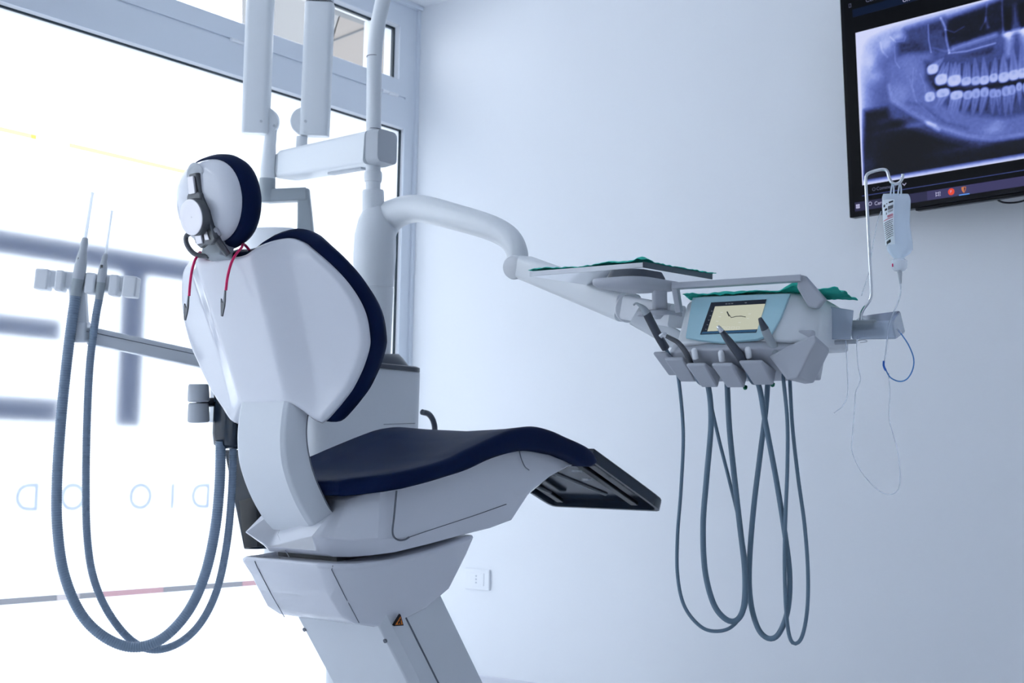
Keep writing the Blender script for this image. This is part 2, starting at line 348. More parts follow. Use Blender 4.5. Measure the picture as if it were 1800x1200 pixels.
obj('pale_panel', *prism([sp(425, -40, 3.3), sp(598, 26, 3.3), sp(572, 115, 3.3), sp(425, 150, 3.3)], (0, 0, 0.15)), mat('pale_soffit_board', (0.26, 0.265, 0.27), 0.8, var=0.02), sof)
obj('edge_beam', *prism([sp(586, 14, 3.28), sp(690, 50, 3.28), sp(690, 62, 3.28), sp(586, 25, 3.28)], (0, 0, 0.16)), 'beam', sof)
obj('joint', *tube([sp(583, 72, 3.3), sp(642, 49, 3.3)], 0.008, 6), 'beam', sof)
# electrical outlet low on the back wall
oc = PL(841, 1017.5, 1, YB)
out = thing('electrical_outlet', 'white electrical outlet low on the back wall', 'outlet', (oc[0], YB, oc[2]))
obj('face_plate', *boxg((oc[0], YB-0.005, oc[2]), (0.062, 0.005, 0.041)), 'outletw', out, bevel=0.003)
obj('socket_insert', *boxg((oc[0], YB-0.0105, oc[2]), (0.036, 0.0015, 0.0245)), 'outletw', out, bevel=0.001)
hole = join(*[lathe([(0.0032, 0), (0.0032, 0.0012)], (oc[0]-0.002, YB-0.0120, oc[2]+dz), (0, -1, 0), 12) for dz in (0.013, 0, -0.013)])
obj('pin_hole', *hole, 'hole', out)

# ------------------------------------------------------------------ television with a panoramic dental x-ray
TD = np.array([0.991, -0.135, 0.014]); TD /= np.linalg.norm(TD); TE = np.array([-0.021, -0.051, 0.998]); TE = TE-TD*(TE@TD); TE /= np.linalg.norm(TE)
TN = np.cross(TD, TE)
TO = PL(1493.2, 383, 1, YB-0.13)
def tv(u, v, n=0.0): return TO+u*TD+v*TE+n*TN
def tuv(px, py):
    r = ray(px, py); q = EYE+((TO-EYE)@TN)/(r@TN)*r-TO; return np.array([q@TD, q@TE])
TW, TH = 1.24, 0.745
tvo = thing('television', 'wall-mounted black television showing a dental x-ray', 'television', tv(TW/2, 0, -0.04))
def tbox(u0, u1, v0, v1, n0, n1): return boxg(tv((u0+u1)/2, (v0+v1)/2, (n0+n1)/2), ((u1-u0)/2, (v1-v0)/2, (n1-n0)/2), [TD, TE, TN])
obj('housing', *tbox(0, TW, 0, TH, -0.035, 0), 'tvblack', tvo, bevel=0.003)
obj('rear_cover', *tbox(0.36, TW-0.2, 0.12, TH-0.12, -0.07, -0.034), 'tvblack', tvo, bevel=0.01)
obj('speaker_lip', *tbox(0.23, 1.0, -0.008, 0.001, -0.03, -0.004), 'tvblack', tvo, bevel=0.002)
obj('wall_arm', *join(boxg(tv(TW/2, TH/2, -0.075), (0.11, 0.11, 0.006), [TD, TE, TN]), boxg((tv(TW/2, TH/2, -0.08)+np.array([0, 0.015, 0])), (0.03, 0.05, 0.03))), 'gun', tvo, bevel=0.002)
cb = [tv(0.455, 0.02, -0.05), tv(0.49, -0.012, -0.05), tv(0.55, -0.018, -0.05), tv(0.60, 0.0, -0.05), tv(0.63, 0.03, -0.05)]
obj('cable', *tube(spline(cb, 8), 0.003, 8), 'black', tvo)
def emat(name, col, s=1.0): return mat(name, tuple(c*0.02 for c in col), 0.3, spec=0.08, emit=col, estr=s)
def flat(name, u0, u1, v0, v1, n, m, par): return obj(name, *tbox(u0, u1, v0, v1, n, n+0.0004), m, par, smooth=0)
scr = flat('screen', 0.014, TW-0.012, 0.016, TH-0.012, 0.0003, emat('screen_black', (0.0022, 0.0028, 0.0045)), tvo)
M['taskbar'] = emat('taskbar_blue', (0.028, 0.028, 0.072)); M['taskbar2'] = emat('taskbar_violet', (0.048, 0.045, 0.125))
M['rule'] = emat('blue_rule', (0.055, 0.075, 0.25)); M['icon'] = emat('icon_white', (0.50, 0.50, 0.72)); M['menu'] = emat('menu_navy', (0.003, 0.008, 0.028))
M['icong'] = emat('icon_grey', (0.12, 0.13, 0.22)); M['iconred'] = emat('icon_red', (0.75, 0.07, 0.04)); M['iconor'] = emat('icon_orange', (0.55, 0.19, 0.08)); M['iconcy'] = emat('icon_cyan', (0.13, 0.36, 0.95))
sf = 0.0009
flat('taskbar', 0.022, 0.275, 0.018, 0.047, sf, 'taskbar', scr); flat('taskbar', 0.275, TW-0.014, 0.018, 0.047, sf, 'taskbar2', scr)
flat('rule', 0.05, TW-0.014, 0.0635, 0.0655, sf, 'rule', scr)
flat('menu_band', *sorted((tuv(1499, 24)[0], TW-0.02)), tuv(1499, 31)[1], tuv(1499, 17)[1], sf, 'menu', scr)
f2 = sf+0.0006
def ic(px, py): return tuv(px, py)
u, v = ic(1508.5, 362.5)
obj('start_icon', *join(*[tbox(u+a, u+a+0.006, v+b, v+b+0.006, f2, f2+0.0004) for a in (-0.0067, 0.0003) for b in (-0.0067, 0.0003)]), 'icon', scr, smooth=0)
def ringg(u, v, r0, r1, n=20):
    V = [tv(u+r*math.cos(2*PI*k/n), v+r*math.sin(2*PI*k/n), f2) for k in range(n) for r in (r0, r1)]
    return V, [(2*k, 2*k+1, (2*k+3) % (2*n), (2*k+2) % (2*n)) for k in range(n)]
def disc(u, v, r, n=20, a0=0, a1=2*PI): return [tv(u+r*math.cos(a0+(a1-a0)*k/n), v+r*math.sin(a0+(a1-a0)*k/n), f2) for k in range(n+1)], [tuple(range(n+1))]
u, v = ic(1530, 358); obj('search_icon', *ringg(u, v, 0.0045, 0.0063), 'icon', scr, smooth=0)
def ttext(nm, s, px, py, size, m_, left=True):
    u, v = ic(px, py); obj(nm, *text_geo(s, size, tv(u, v, f2), TD, TE, center=not left), m_, scr, smooth=0)
ttext('search_text', 'Cerca', 1537.5, 358, 0.0165, 'icon'); ttext('comment_text', 'Comments', 1541, 332, 0.0155, 'icong')
u, v = ic(1536.5, 332.5); obj('comment_icon', *ringg(u, v, 0.0042, 0.0056), 'icong', scr, smooth=0)
u, v = ic(1590, 324); obj('arrow_icon', *join(boxg(tv(u-0.003, v, f2), (0.005, 0.001, 0.0002), [TD-TE, TE+TD, TN]), boxg(tv(u+0.003, v, f2), (0.005, 0.001, 0.0002), [TD+TE, TE-TD, TN])), 'icon', scr, smooth=0)
u, v = ic(1649.5, 341); obj('task_view_icon', *join(tbox(u-0.008, u-0.0065, v-0.007, v+0.007, f2, f2+0.0003), tbox(u+0.0015, u+0.003, v-0.007, v+0.007, f2, f2+0.0003), tbox(u-0.008, u+0.003, v+0.003, v+0.0045, f2, f2+0.0003), tbox(u-0.008, u+0.003, v-0.0045, v-0.003, f2, f2+0.0003), tbox(u+0.006, u+0.0075, v-0.007, v-0.002, f2, f2+0.0003), tbox(u+0.006, u+0.0075, v, v+0.007, f2, f2+0.0003)), 'icon', scr, smooth=0)
u, v = ic(1672.5, 337); obj('red_icon', *disc(u, v, 0.0105), 'iconred', scr, smooth=0)
obj('red_icon_mark', *text_geo('P', 0.011, tv(u-0.001, v, f2+0.0004), TD, TE), 'icon', scr, smooth=0)
u, v = ic(1694.5, 333); obj('shield_icon', [tv(u+a, v+b, f2) for a, b in ((-0.008, 0.007), (0.0, 0.009), (0.008, 0.007), (0.006, -0.003), (0, -0.011), (-0.006, -0.003))], [(0, 1, 2, 3, 4, 5)], 'iconor', scr, smooth=0)
obj('shield_half', [tv(u+a, v+b, f2+0.0003) for a, b in ((0.001, 0.007), (0.006, 0.005), (0.004, -0.003), (0.001, -0.007))], [(0, 1, 2, 3)], 'taskbar', scr, smooth=0)
u, v = ic(1695.5, 341.5); obj('active_icon_bar', *tbox(u-0.017, u+0.017, v-0.0018, v+0.0012, f2, f2+0.0003), 'iconcy', scr, smooth=0)
u, v = ic(1494.5, 10); obj('page_icon', *join(tbox(u-0.004, u-0.003, v-0.006, v+0.006, f2, f2+0.0003), tbox(u+0.003, u+0.004, v-0.006, v+0.006, f2, f2+0.0003), tbox(u-0.004, u+0.004, v+0.005, v+0.006, f2, f2+0.0003), tbox(u-0.004, u+0.004, v-0.006, v-0.005, f2, f2+0.0003)), 'icong', scr, smooth=0)
ttext('menu_text', 'Cerca', 1522, 1.5, 0.02, 'icong'); ttext('find_text', 'OR', 1587, 1.5, 0.017, 'icon')

# the radiograph: brightness field painted over the image area, left half from the picture, right half its mirror
U0, U1, V0, V1 = 0.053, 1.113, 0.0985, 0.598; UM = 0.583
NX, NY = 681, 321
gu, gv = np.meshgrid(np.linspace(U0, U1, NX), np.linspace(V0, V1, NY), indexing='ij')
uu = np.where(gu > UM, 2*UM-gu, gu); vv = gv
B = np.zeros_like(uu)
def px(*pts): return [tuv(*p) for p in pts]
def seg(a, b):
    a, b = np.array(a), np.array(b); d = b-a; t = np.clip(((uu-a[0])*d[0]+(vv-a[1])*d[1])/max(d@d, 1e-12), 0, 1)
    return np.hypot(uu-a[0]-t*d[0], vv-a[1]-t*d[1]), t
def sm(x, e): return np.clip(0.5-x/(2*e), 0, 1)**1
def line(pts, r, amp, soft, mode='add'):
    global B
    q = px(*pts); D = None
    for i in range(len(q)-1):
        d, t = seg(q[i], q[i+1]); D = d if D is None else np.minimum(D, d)
    k = amp*sm(D-r, soft)
    B = np.maximum(B, k) if mode == 'max' else B+k
def blob(c, rx, ry, amp, rot=0.0, p=2.0):
    global B
    q = tuv(*c); du, dv = uu-q[0], vv-q[1]; cr, sr = math.cos(rot), math.sin(rot)
    a, b = (du*cr+dv*sr)/rx, (-du*sr+dv*cr)/ry; B = B+amp*np.exp(-(np.abs(a)**p+np.abs(b)**p))
def poly(pts, amp, soft, level=False):
    global B
    q = np.array(px(*pts)); n = len(q); ins = np.zeros(uu.shape, bool); D = np.full(uu.shape, 9.0)
    for i in range(n):
        a, b = q[i], q[(i+1) % n]; d, _ = seg(a, b); D = np.minimum(D, d)
        c = ((a[1] > vv) != (b[1] > vv)); x = (b[0]-a[0])*(vv-a[1])/((b[1]-a[1]) if abs(b[1]-a[1]) > 1e-9 else 1e-9)+a[0]; ins ^= c & (uu < x)
    k = np.clip(0.5+np.where(ins, D, -D)/(2*soft), 0, 1)
    B = B*(1-k)+amp*k if level else B+amp*k
# base tones: pale rim and upper left, dark lower half
du = uu-U0; dt = V1-vv
B += 0.30+0.10*np.clip((vv-0.25)/0.3, 0, 1)
B += 0.62*np.exp(-du/0.035)*np.clip((vv-0.16)/0.2, 0.0, 1)+0.50*np.exp(-dt/0.045)*np.exp(-du/0.30)+0.35*np.exp(-dt/0.02)
poly([(1520, 195), (1560, 190), (1566, 205), (1600, 225), (1660, 245), (1720, 256), (1800, 240), (1860, 235), (1860, 330), (1515, 330)], 0.085, 0.012, True)
blob((1595, 268), 0.09, 0.05, -0.07); blob((1560, 212), 0.05, 0.012, 0.10); blob((1600, 222), 0.10, 0.008, 0.13); blob((1540, 250), 0.03, 0.05, 0.03)
blob((1585, 213), 0.035, 0.012, -0.10); blob((1690, 262), 0.12, 0.012, 0.08); blob((1760, 278), 0.1, 0.02, -0.02); blob((1525, 290), 0.03, 0.03, 0.10)
# nasal / sinus shadows
poly([(1590, 52), (1660, 30), (1663, 90), (1640, 96), (1600, 92)], 0.30, 0.012, True); poly([(1664, 34), (1735, 8), (1800, -20), (1800, 40), (1740, 62), (1668, 84), (1660, 60)], 0.135, 0.012, True)
poly([(1660, 60), (1700, 70), (1740, 45), (1735, 20), (1680, 34)], 0.10, 0.01, True)
poly([(1577, 72), (1612, 72), (1630, 84), (1625, 95), (1580, 97)], 0.24, 0.012, True); poly([(1632, 45), (1655, 38), (1658, 52), (1634, 58)], 0.24, 0.006, True)
poly([(1765, 12), (1782, 12), (1778, 55), (1766, 58)], 0.06, 0.006, True); poly([(1782, 10), (1800, 0), (1800, 50), (1780, 50)], 0.30, 0.008, True)
poly([(1690, 100), (1745, 84), (1748, 98), (1700, 106)], 0.14, 0.01, True)
# jaw bone
poly([(1562, 112), (1600, 95), (1640, 92), (1632, 115), (1628, 140), (1640, 160), (1660, 185), (1700, 200), (1760, 208), (1810, 200), (1810, 240), (1750, 246), (1700, 243), (1660, 232), (1610, 205), (1570, 178), (1562, 150)], 0.47, 0.010, True)
blob((1580, 165), 0.04, 0.035, 0.10); blob((1600, 120), 0.03, 0.05, 0.06, 0.5)
poly([(1626, 108), (1660, 118), (1720, 128), (1810, 122), (1810, 148), (1720, 152), (1665, 152), (1640, 152), (1630, 140)], 0.23, 0.010, True)
poly([(1640, 147), (1700, 155), (1760, 146), (1810, 140), (1810, 150), (1760, 153), (1700, 160), (1648, 160)], 0.085, 0.006, True)
poly([(1665, 98), (1720, 96), (1800, 75), (1800, 130), (1730, 140), (1680, 135), (1650, 120)], 0.33, 0.012, True)
line([(1562, 150), (1568, 176), (1600, 198), (1650, 224), (1700, 240), (1745, 246), (1810, 236)], 0.004, 0.16, 0.008)
line([(1632, 218), (1650, 228)], 0.006, 0.22, 0.005); line([(1628, 214), (1645, 220)], 0.004, 0.15, 0.004)
line([(1595, 180), (1620, 185), (1660, 215), (1700, 225)], 0.003, -0.10, 0.008); line([(1600, 140), (1608, 175), (1640, 205)], 0.0015, 0.07, 0.004)
line([(1606, 120), (1604, 150), (1612, 180)], 0.001, 0.08, 0.003); line([(1618, 130), (1626, 150), (1628, 160)], 0.001, 0.08, 0.003)
# left soft tissue, spine and skull base
blob((1530, 112), 0.022, 0.03, 0.18); blob((1540, 135), 0.03, 0.02, 0.16); blob((1558, 78), 0.022, 0.022, 0.20); blob((1578, 66), 0.02, 0.012, 0.16); blob((1535, 95), 0.05, 0.03, 0.08)
line([(1565, 65), (1575, 74), (1590, 72), (1592, 66)], 0.0015, 0.15, 0.003); line([(1548, 75), (1551, 90), (1560, 100)], 0.0015, 0.14, 0.004); line([(1573, 82), (1574, 108), (1582, 120)], 0.001, 0.12, 0.003)
line([(1632, 44), (1633, 70), (1637, 92)], 0.0014, 0.30, 0.003); line([(1654, 32), (1662, 48), (1664, 70), (1669, 92)], 0.0022, 0.36, 0.004); line([(1662, 52), (1678, 57), (1695, 47)], 0.0014, 0.24, 0.003)
line([(1735, 8), (1733, 35), (1724, 52)], 0.0014, 0.20, 0.004); line([(1733, 32), (1737, 48)], 0.004, 0.18, 0.005); line([(1762, 2), (1762, 18), (1764, 55)], 0.002, 0.20, 0.004)
line([(1676, 85), (1700, 77), (1750, 61)], 0.006, 0.24, 0.006); line([(1640, 84), (1660, 90), (1676, 88)], 0.002, 0.12, 0.004); line([(1668, 94), (1700, 90), (1750, 76)], 0.0016, 0.30, 0.003)
line([(1766, 60), (1800, 52)], 0.006, 0.34, 0.006); blob((1772, 62), 0.012, 0.012, 0.30); line([(1775, 66), (1773, 95)], 0.010, 0.26, 0.010)
# teeth: crown centre, crown half width, root tips
def tooth(cx, cy, w, h, roots, amp=0.34, ramp=0.17):
    global B
    s = 1/530.0; n = len(roots); c = np.array(tuv(cx, cy)); up = roots[0][1] < cy
    for i, rt in enumerate(roots):                       # tapering roots
        a = np.array(tuv(cx+(i-(n-1)/2)*w*(1.1/n), cy+(-1 if up else 1)*h*0.25)); b = np.array(tuv(*rt)); d, t = seg(a, b)
        r = s*(w*(0.86 if n == 1 else 0.52)*(1-t)**0.8+1.1); k = np.clip(0.5-(d-r)/0.007, 0, 1)
        lev = 0.44+amp*0.42-0.12*t-0.10*np.exp(-(d/(0.28*r+1e-5))**2)*(1-t); B = B*(1-0.9*k)+np.maximum(B, lev)*0.9*k
    e = (np.abs((uu-c[0])/(w*0.97*s))**2.6+np.abs((vv-c[1])/(h*0.98*s))**2.6)**(1/2.6)
    k = np.clip((1.22-e)/0.42, 0, 1); lev = 0.42+amp*0.95+0.05*np.clip(e, 0, 1)**2-0.10*np.exp(-(((uu-c[0])/(0.3*w*s))**2+((vv-c[1]-(0.35 if up else -0.35)*h*s)/(0.45*h*s))**2))
    B = B*(1-0.92*k)+np.maximum(B, lev)*0.92*k
_line = line
def line(pts, r, amp, soft, mode='add'):
    global B
    if mode != 'max2': return _line(pts, r, amp, soft, mode)
    q = px(*pts); D = None
    for i in range(len(q)-1):
        d, t = seg(q[i], q[i+1]); D = d if D is None else np.minimum(D, d)
    k = sm(D-r, soft); lev = 0.36+amp*1.1; B = B*(1-0.85*k)+np.maximum(B, lev)*0.85*k
upper = [(1640, 122, 10, 8, [(1652, 106), (1658, 103)], .42), (1655, 140, 11, 9, [(1660, 112), (1668, 110)], .42), (1678, 142, 12, 9, [(1672, 112), (1680, 110), (1687, 112)], .42),
         (1699, 143, 9, 7, [(1698, 110), (1703, 111)], .32), (1716, 142, 8, 7, [(1714, 104)], .28), (1731, 141, 8, 7, [(1729, 102)], .34), (1747, 137, 7, 7, [(1750, 103)], .32), (1765, 136, 9, 8, [(1764, 96)], .36), (1783, 132, 9, 8, [(1780, 84)], .36)]
lower = [(1635, 170, 9, 8, [(1622, 175), (1616, 172)], .36), (1658, 163, 12, 7, [(1652, 184), (1643, 198)], .36), (1682, 167, 11, 7, [(1665, 203), (1672, 208), (1682, 202)], .36),
         (1702, 167, 8, 7, [(1692, 204)], .26), (1716, 164, 7, 8, [(1710, 204)], .27), (1731, 162, 7, 8, [(1723, 204)], .26), (1746, 164, 6, 7, [(1745, 200)], .22), (1755, 164, 5, 6, [(1758, 200)], .22), (1769, 160, 7, 8, [(1768, 203)], .24), (1779, 158, 6, 8, [(1778, 200)], .24), (1793, 152, 6, 7, [(1796, 190)], .26)]
for a in upper: tooth(*a)
for a in lower: tooth(*a)
for a in upper[:9]: blob((a[0], a[1]+2), 0.010, 0.008, 0.06)
for x, y in ((1669, 132), (1690, 135), (1708, 136), (1724, 134), (1740, 132), (1756, 128), (1774, 125)): line([(x, y), (x+1, y-22)], 0.0008, -0.12, 0.004)
for x, y in ((1670, 172), (1692, 174), (1709, 174), (1724, 172), (1739, 172), (1762, 170), (1787, 166)): line([(x, y), (x-5, y+20)], 0.0010, -0.12, 0.005)
blob((1745, 228), 0.03, 0.015, 0.13); blob((1755, 216), 0.02, 0.015, 0.07)
rng = np.random.default_rng(3); nz = rng.normal(0, 1, (NX//4+2, NY//4+2))
ii, jj = np.meshgrid(np.arange(NX)/4, np.arange(NY)/4, indexing='ij'); i0, j0 = ii.astype(int), jj.astype(int); fi, fj = ii-i0, jj-j0
B += 0.014*(nz[i0, j0]*(1-fi)*(1-fj)+nz[i0+1, j0]*fi*(1-fj)+nz[i0, j0+1]*(1-fi)*fj+nz[i0+1, j0+1]*fi*fj)
edge = np.minimum.reduce([gu-U0, U1-gu, V1-vv]); B = B+0.55*np.clip(1-edge/0.006, 0, 1); B = B+0.9*np.clip(1-(vv-V0)/0.018, 0, 1)**0.7*1.0+0.5*np.clip(1-du/0.012, 0, 1)
B = np.clip((B-0.06)*1.16, 0, 1)
stops = np.array([0, 0.08, 0.2, 0.35, 0.5, 0.65, 0.8, 1.0]); rgb = np.array([[8, 10, 16], [16, 20, 36], [34, 40, 78], [62, 76, 142], [92, 108, 182], [124, 142, 214], [168, 182, 236], [206, 212, 246]])/255.0
rgb = np.where(rgb < 0.04045, rgb/12.92, ((rgb+0.055)/1.055)**2.4)
cols = np.stack([np.interp(B, stops, rgb[:, k]) for k in range(3)]+[np.ones_like(B)], -1).reshape(-1, 4)
xv = [tv(gu[i, j], gv[i, j], 0.0016) for i in range(NX) for j in range(NY)]
xme = obj('x_ray_image', [xv[0], xv[1], xv[2]], [(0, 1, 2)], 'black', scr, smooth=0)
me = bpy.data.meshes.new('x_ray_image'); X_ = XF[tvo]
me.from_pydata([tuple(X_.l(p)) for p in xv], [], [(i*NY+j, (i+1)*NY+j, (i+1)*NY+j+1, i*NY+j+1) for i in range(NX-1) for j in range(NY-1)])
ca = me.color_attributes.new('radiograph', 'FLOAT_COLOR', 'POINT'); ca.data.foreach_set('color', cols.astype(np.float32).ravel())
xm = bpy.data.materials.new('radiograph_screen'); xm.use_nodes = True; b_ = xm.node_tree.nodes['Principled BSDF']; b_.inputs['Base Color'].default_value = (0.01, 0.01, 0.012, 1); b_.inputs['Roughness'].default_value = 0.3; b_.inputs['Specular IOR Level'].default_value = 0.08
at_ = xm.node_tree.nodes.new('ShaderNodeVertexColor'); at_.layer_name = 'radiograph'; xm.node_tree.links.new(at_.outputs[0], b_.inputs['Emission Color']); b_.inputs['Emission Strength'].default_value = 1.0
me.materials.append(xm); old = xme.data; xme.data = me; bpy.data.meshes.remove(old)
# ------------------------------------------------------------------ dental chair (frame: u to the sitter's right, v forward, z up)
CO = P(485, 820, 3.0); CRZ = YAW+math.radians(50)-PI/2
CF = Frame((CO[0], CO[1], 0), CRZ)
chair = thing('dental_chair', 'white and navy reclining dental chair seen from behind', 'dental chair', CF.o, CRZ)
def lerp(x, xs, ys): return float(np.interp(x, xs, ys))
# --- backrest: outline of the right half from the notch round to the arm, (u, z)
B_TOP = [(0, 1.338), (0.04, 1.335), (0.072, 1.338), (0.088, 1.347), (0.103, 1.360), (0.120, 1.370), (0.14, 1.374), (0.16, 1.369)]
B_SIDE = [(0.16, 1.369), (0.195, 1.353), (0.238, 1.321), (0.279, 1.271), (0.300, 1.219), (0.297, 1.165), (0.286, 1.138), (0.265, 1.103), (0.232, 1.061), (0.193, 1.025), (0.162, 0.999), (0.145, 0.990)]
B_BOT = [(0, 1.030), (0.05, 1.030), (0.078, 1.030), (0.10, 1.018), (0.125, 0.998), (0.145, 0.990)]
def vc(z): return -0.041-0.425*(z-1.04)
def back_v(u, z):
    a = abs(u); ur = 0.079+0.045*max(0, z-1.04); x = a-ur
    x = 0.5*(x+math.sqrt(x*x+0.00006)); k = 0.07+0.05*max(0, z-1.15)
    y = x-k; y = 0.5*(y+math.sqrt(y*y+0.00006)); p = (0.60*x-0.36*y)*float(np.interp(z, [0.985, 1.025, 1.06, 1.10, 1.14, 1.2], [0.3, 0.6, 0.76, 0.88, 0.97, 1.0]))
    top = max(0, z-1.325); side = 0
    return vc(z)+p+3.0*top*top*6
def curve_pt(pts, t, ease=None):
    p = np.array(pts); s = np.r_[0, np.cumsum(np.linalg.norm(np.diff(p, axis=0), axis=1))]; return np.array([np.interp(t*s[-1], s, p[:, 0]), np.interp(t*s[-1], s, p[:, 1])])
def smooth2(pts, n=8): return [tuple(q) for q in spline([np.array(p) for p in pts], n)]
BT, BS, BB = smooth2(B_TOP), smooth2(B_SIDE), smooth2(B_BOT)
def full(half, s):                                   # s in -1..1 across
    q = curve_pt(half, abs(s)); return np.array([math.copysign(q[0], s), q[1]])
def coons(s, t, grow=1.0, top=0.0):
    """s -1..1 across, t 0 top .. 1 bottom -> (u, z)"""
    T, Bm = full(BT, s), full(BB, s); E = curve_pt(BS, t); El, Er = np.array([-E[0], E[1]]), E; a = (s+1)/2
    tl, tr, bl, br = full(BT, -1), full(BT, 1), full(BB, -1), full(BB, 1)
    q = (1-t)*T+t*Bm+(1-a)*El+a*Er-((1-t)*((1-a)*tl+a*tr)+t*((1-a)*bl+a*br))
    return np.array([q[0]*grow, q[1]+top*(1-t)])
NS, NT = 161, 97
def bpt(i, j, fwd=0.0, inset=0.0):
    s, t = -1+2*j/(NS-1), i/(NT-1); q = coons(s, t); e = min(1-abs(s), min(t, 1-t)*1.0)
    roll = 0.012*max(0, 1-e/0.035)**2
    return (q[0], back_v(q[0], q[1])+fwd+roll, q[1])
V = [bpt(i, j) for i in range(NT) for j in range(NS)]; Fq = [(i*NS+j, i*NS+j+1, (i+1)*NS+j+1, (i+1)*NS+j) for i in range(NT-1) for j in range(NS-1)]
shell = obj('backrest_shell', V, Fq, 'white', chair, CF, smooth=60, solid=0.012)
# rim loop of the backrest (used for the cushion)
loop = [curve_pt(BT, a/14)*np.array([1, 1]) for a in range(14)]+[curve_pt(BS, a/40) for a in range(40)]+[curve_pt(BB, 1-a/12) for a in range(13)]
loop = [np.array(q) for q in loop]; mirror = [np.array([-q[0], q[1]]) for q in loop[::-1][1:-1]]; rim = loop+mirror
cz = 1.16
def cush_ring(grow, top, fwd):
    out = []
    for q in rim:
        h = max(0, (q[1]-1.0)/0.37); u = q[0]*grow; z = cz+(q[1]-cz)*(1+(grow-1)*0.5)+top*h**1.5
        out.append((u, back_v(q[0], q[1])+fwd, z))
    return out
rings = [cush_ring(0.93, -0.006, 0.014), cush_ring(0.985, 0.002, 0.012), cush_ring(1.012, 0.018, 0.020), cush_ring(1.022, 0.027, 0.034), cush_ring(1.015, 0.028, 0.050), cush_ring(0.985, 0.018, 0.068), cush_ring(0.90, -0.004, 0.078), cush_ring(0.55, -0.05, 0.08)]
obj('backrest_cushion', *loft(rings), 'navy', chair, CF, smooth=80)
# headrest
HO = np.array([0, -0.207, 1.456]); HT = math.radians(12); HX = np.array([1, 0, 0]); HY = np.array([0, -math.sin(HT)*0.9, math.cos(HT)]); HN = np.array([0, -math.cos(HT), -math.sin(HT)])
def hp(x, y, n): return HO+x*HX+y*HY+n*HN
def egg(a, sx=1.0, sy=1.0):
    c, s = math.cos(a), math.sin(a); p = 2.3; k = (abs(c)**p+abs(s)**p)**(-1/p)
    y = k*s*(0.092 if s > 0 else 0.090)*sy; x = k*c*0.107*sx*(1.0-0.10*max(0, -s)); return x, y
def hcr(k, n, dn_): return [hp(*(np.array(egg(2*PI*i/56, k, k*1.045))-np.array([0, dn_])), n) for i in range(56)]
def hring(k, n, m_=56): return [hp(*egg(2*PI*i/m_, k, k), n) for i in range(m_)]
hs_ = obj('headrest_shell', *loft([hring(0.95, -0.012), hring(1.0, -0.004), hring(1.0, 0.004), hring(0.97, 0.013), hring(0.90, 0.021), hring(0.78, 0.028), hring(0.6, 0.033), hring(0.35, 0.036), hring(0.1, 0.037)]), 'white', chair, CF, smooth=80)
obj('headrest_cushion', *loft([hcr(0.9, 0.0, 0), hcr(1.01, 0.002, .002), hcr(1.065, -0.007, .003), hcr(1.10, -0.020, .003), hcr(1.095, -0.033, .003), hcr(1.03, -0.048, .003), hcr(0.90, -0.060, .003), hcr(0.6, -0.066, 0), hcr(0.2, -0.066, 0)]), 'navy', chair, CF, smooth=80)
# grip recess, strap, tilt knob and bracket on the back of the headrest
def hpanel(pts, n0, n1):
    return prism([hp(x, y, n0) for x, y in pts], HN*(n1-n0))
obj('grip_recess', *join(lathe([(0.001, 0.0355), (0.02, 0.036), (0.027, 0.0375), (0.030, 0.036)], hp(-0.006, 0.058, -0.006), HN, 28)), 'knobgrey', hs_, CF, smooth=60)
mech = obj('tilt_mechanism', *join(hpanel([(-0.012, 0.064), (0.014, 0.064), (0.020, 0.02), (0.038, -0.02), (0.042, -0.055), (0.054, -0.082), (0.036, -0.094), (0.015, -0.092), (0.0, -0.098), (-0.017, -0.085), (-0.015, 0.0)], 0.030, 0.043), hpanel(rrect(0.024, 0.024, 0.012), 0.030, 0.046)), 'gun', chair, CF, bevel=0.003)
obj('strap', *hpanel([(-0.0105, 0.058), (0.0105, 0.058), (0.0115, 0.02), (-0.0115, 0.02)], 0.043, 0.049), 'steel', mech, CF, bevel=0.002)
obj('strap', *hpanel([(0.019, -0.058), (0.030, -0.062), (0.037, -0.082), (0.022, -0.082)], 0.042, 0.046), 'steel', mech, CF, bevel=0.001)
obj('lower_strap', *prism([hp(-0.009, -0.03, 0.043), hp(0.015, -0.03, 0.043), hp(0.013, -0.088, 0.036), hp(-0.009, -0.088, 0.036)], HN*0.010), 'steel', mech, CF, bevel=0.002)
kn = obj('tilt_knob', *lathe([(0.036, 0.044), (0.0405, 0.046), (0.0405, 0.060), (0.038, 0.063)], hp(0.008, -0.030, 0), HN, 40), 'gun', chair, CF, bevel=0.001)
obj('knob_face', *lathe([(0.0385, 0.061), (0.0385, 0.0645), (0.036, 0.0655), (0.025, 0.0640), (0.010, 0.0632), (0.002, 0.063)], hp(0.008, -0.030, 0), HN, 40), 'steel', kn, CF, smooth=30)
obj('neck_block', *boxg((0.0, -0.185, 1.352), (0.034, 0.018, 0.016), [(1, 0, 0), (0, 1, -0.2), (0, 0.2, 1)]), 'grey2', chair, CF, bevel=0.004)
obj('neck_bar', *boxg((0.0, -0.118, 1.30), (0.022, 0.005, 0.06), [(1, 0, 0), (0, 1, 0.42), (0, -0.42, 1)]), 'gun', chair, CF, bevel=0.002)
br = obj('side_bracket', *tube(spline([(-0.022, -0.222, 1.392), (-0.047, -0.232, 1.385), (-0.052, -0.228, 1.366), (-0.040, -0.215, 1.345), (-0.012, -0.200, 1.339)], 8), 0.0055, 10), 'gun', chair, CF)
obj('side_bracket', *tube(spline([(0.026, -0.222, 1.405), (0.036, -0.226, 1.385), (0.044, -0.215, 1.362), (0.05, -0.195, 1.338)], 8), [0.011, 0.010, 0.008, 0.007], 10), 'gun', chair, CF)
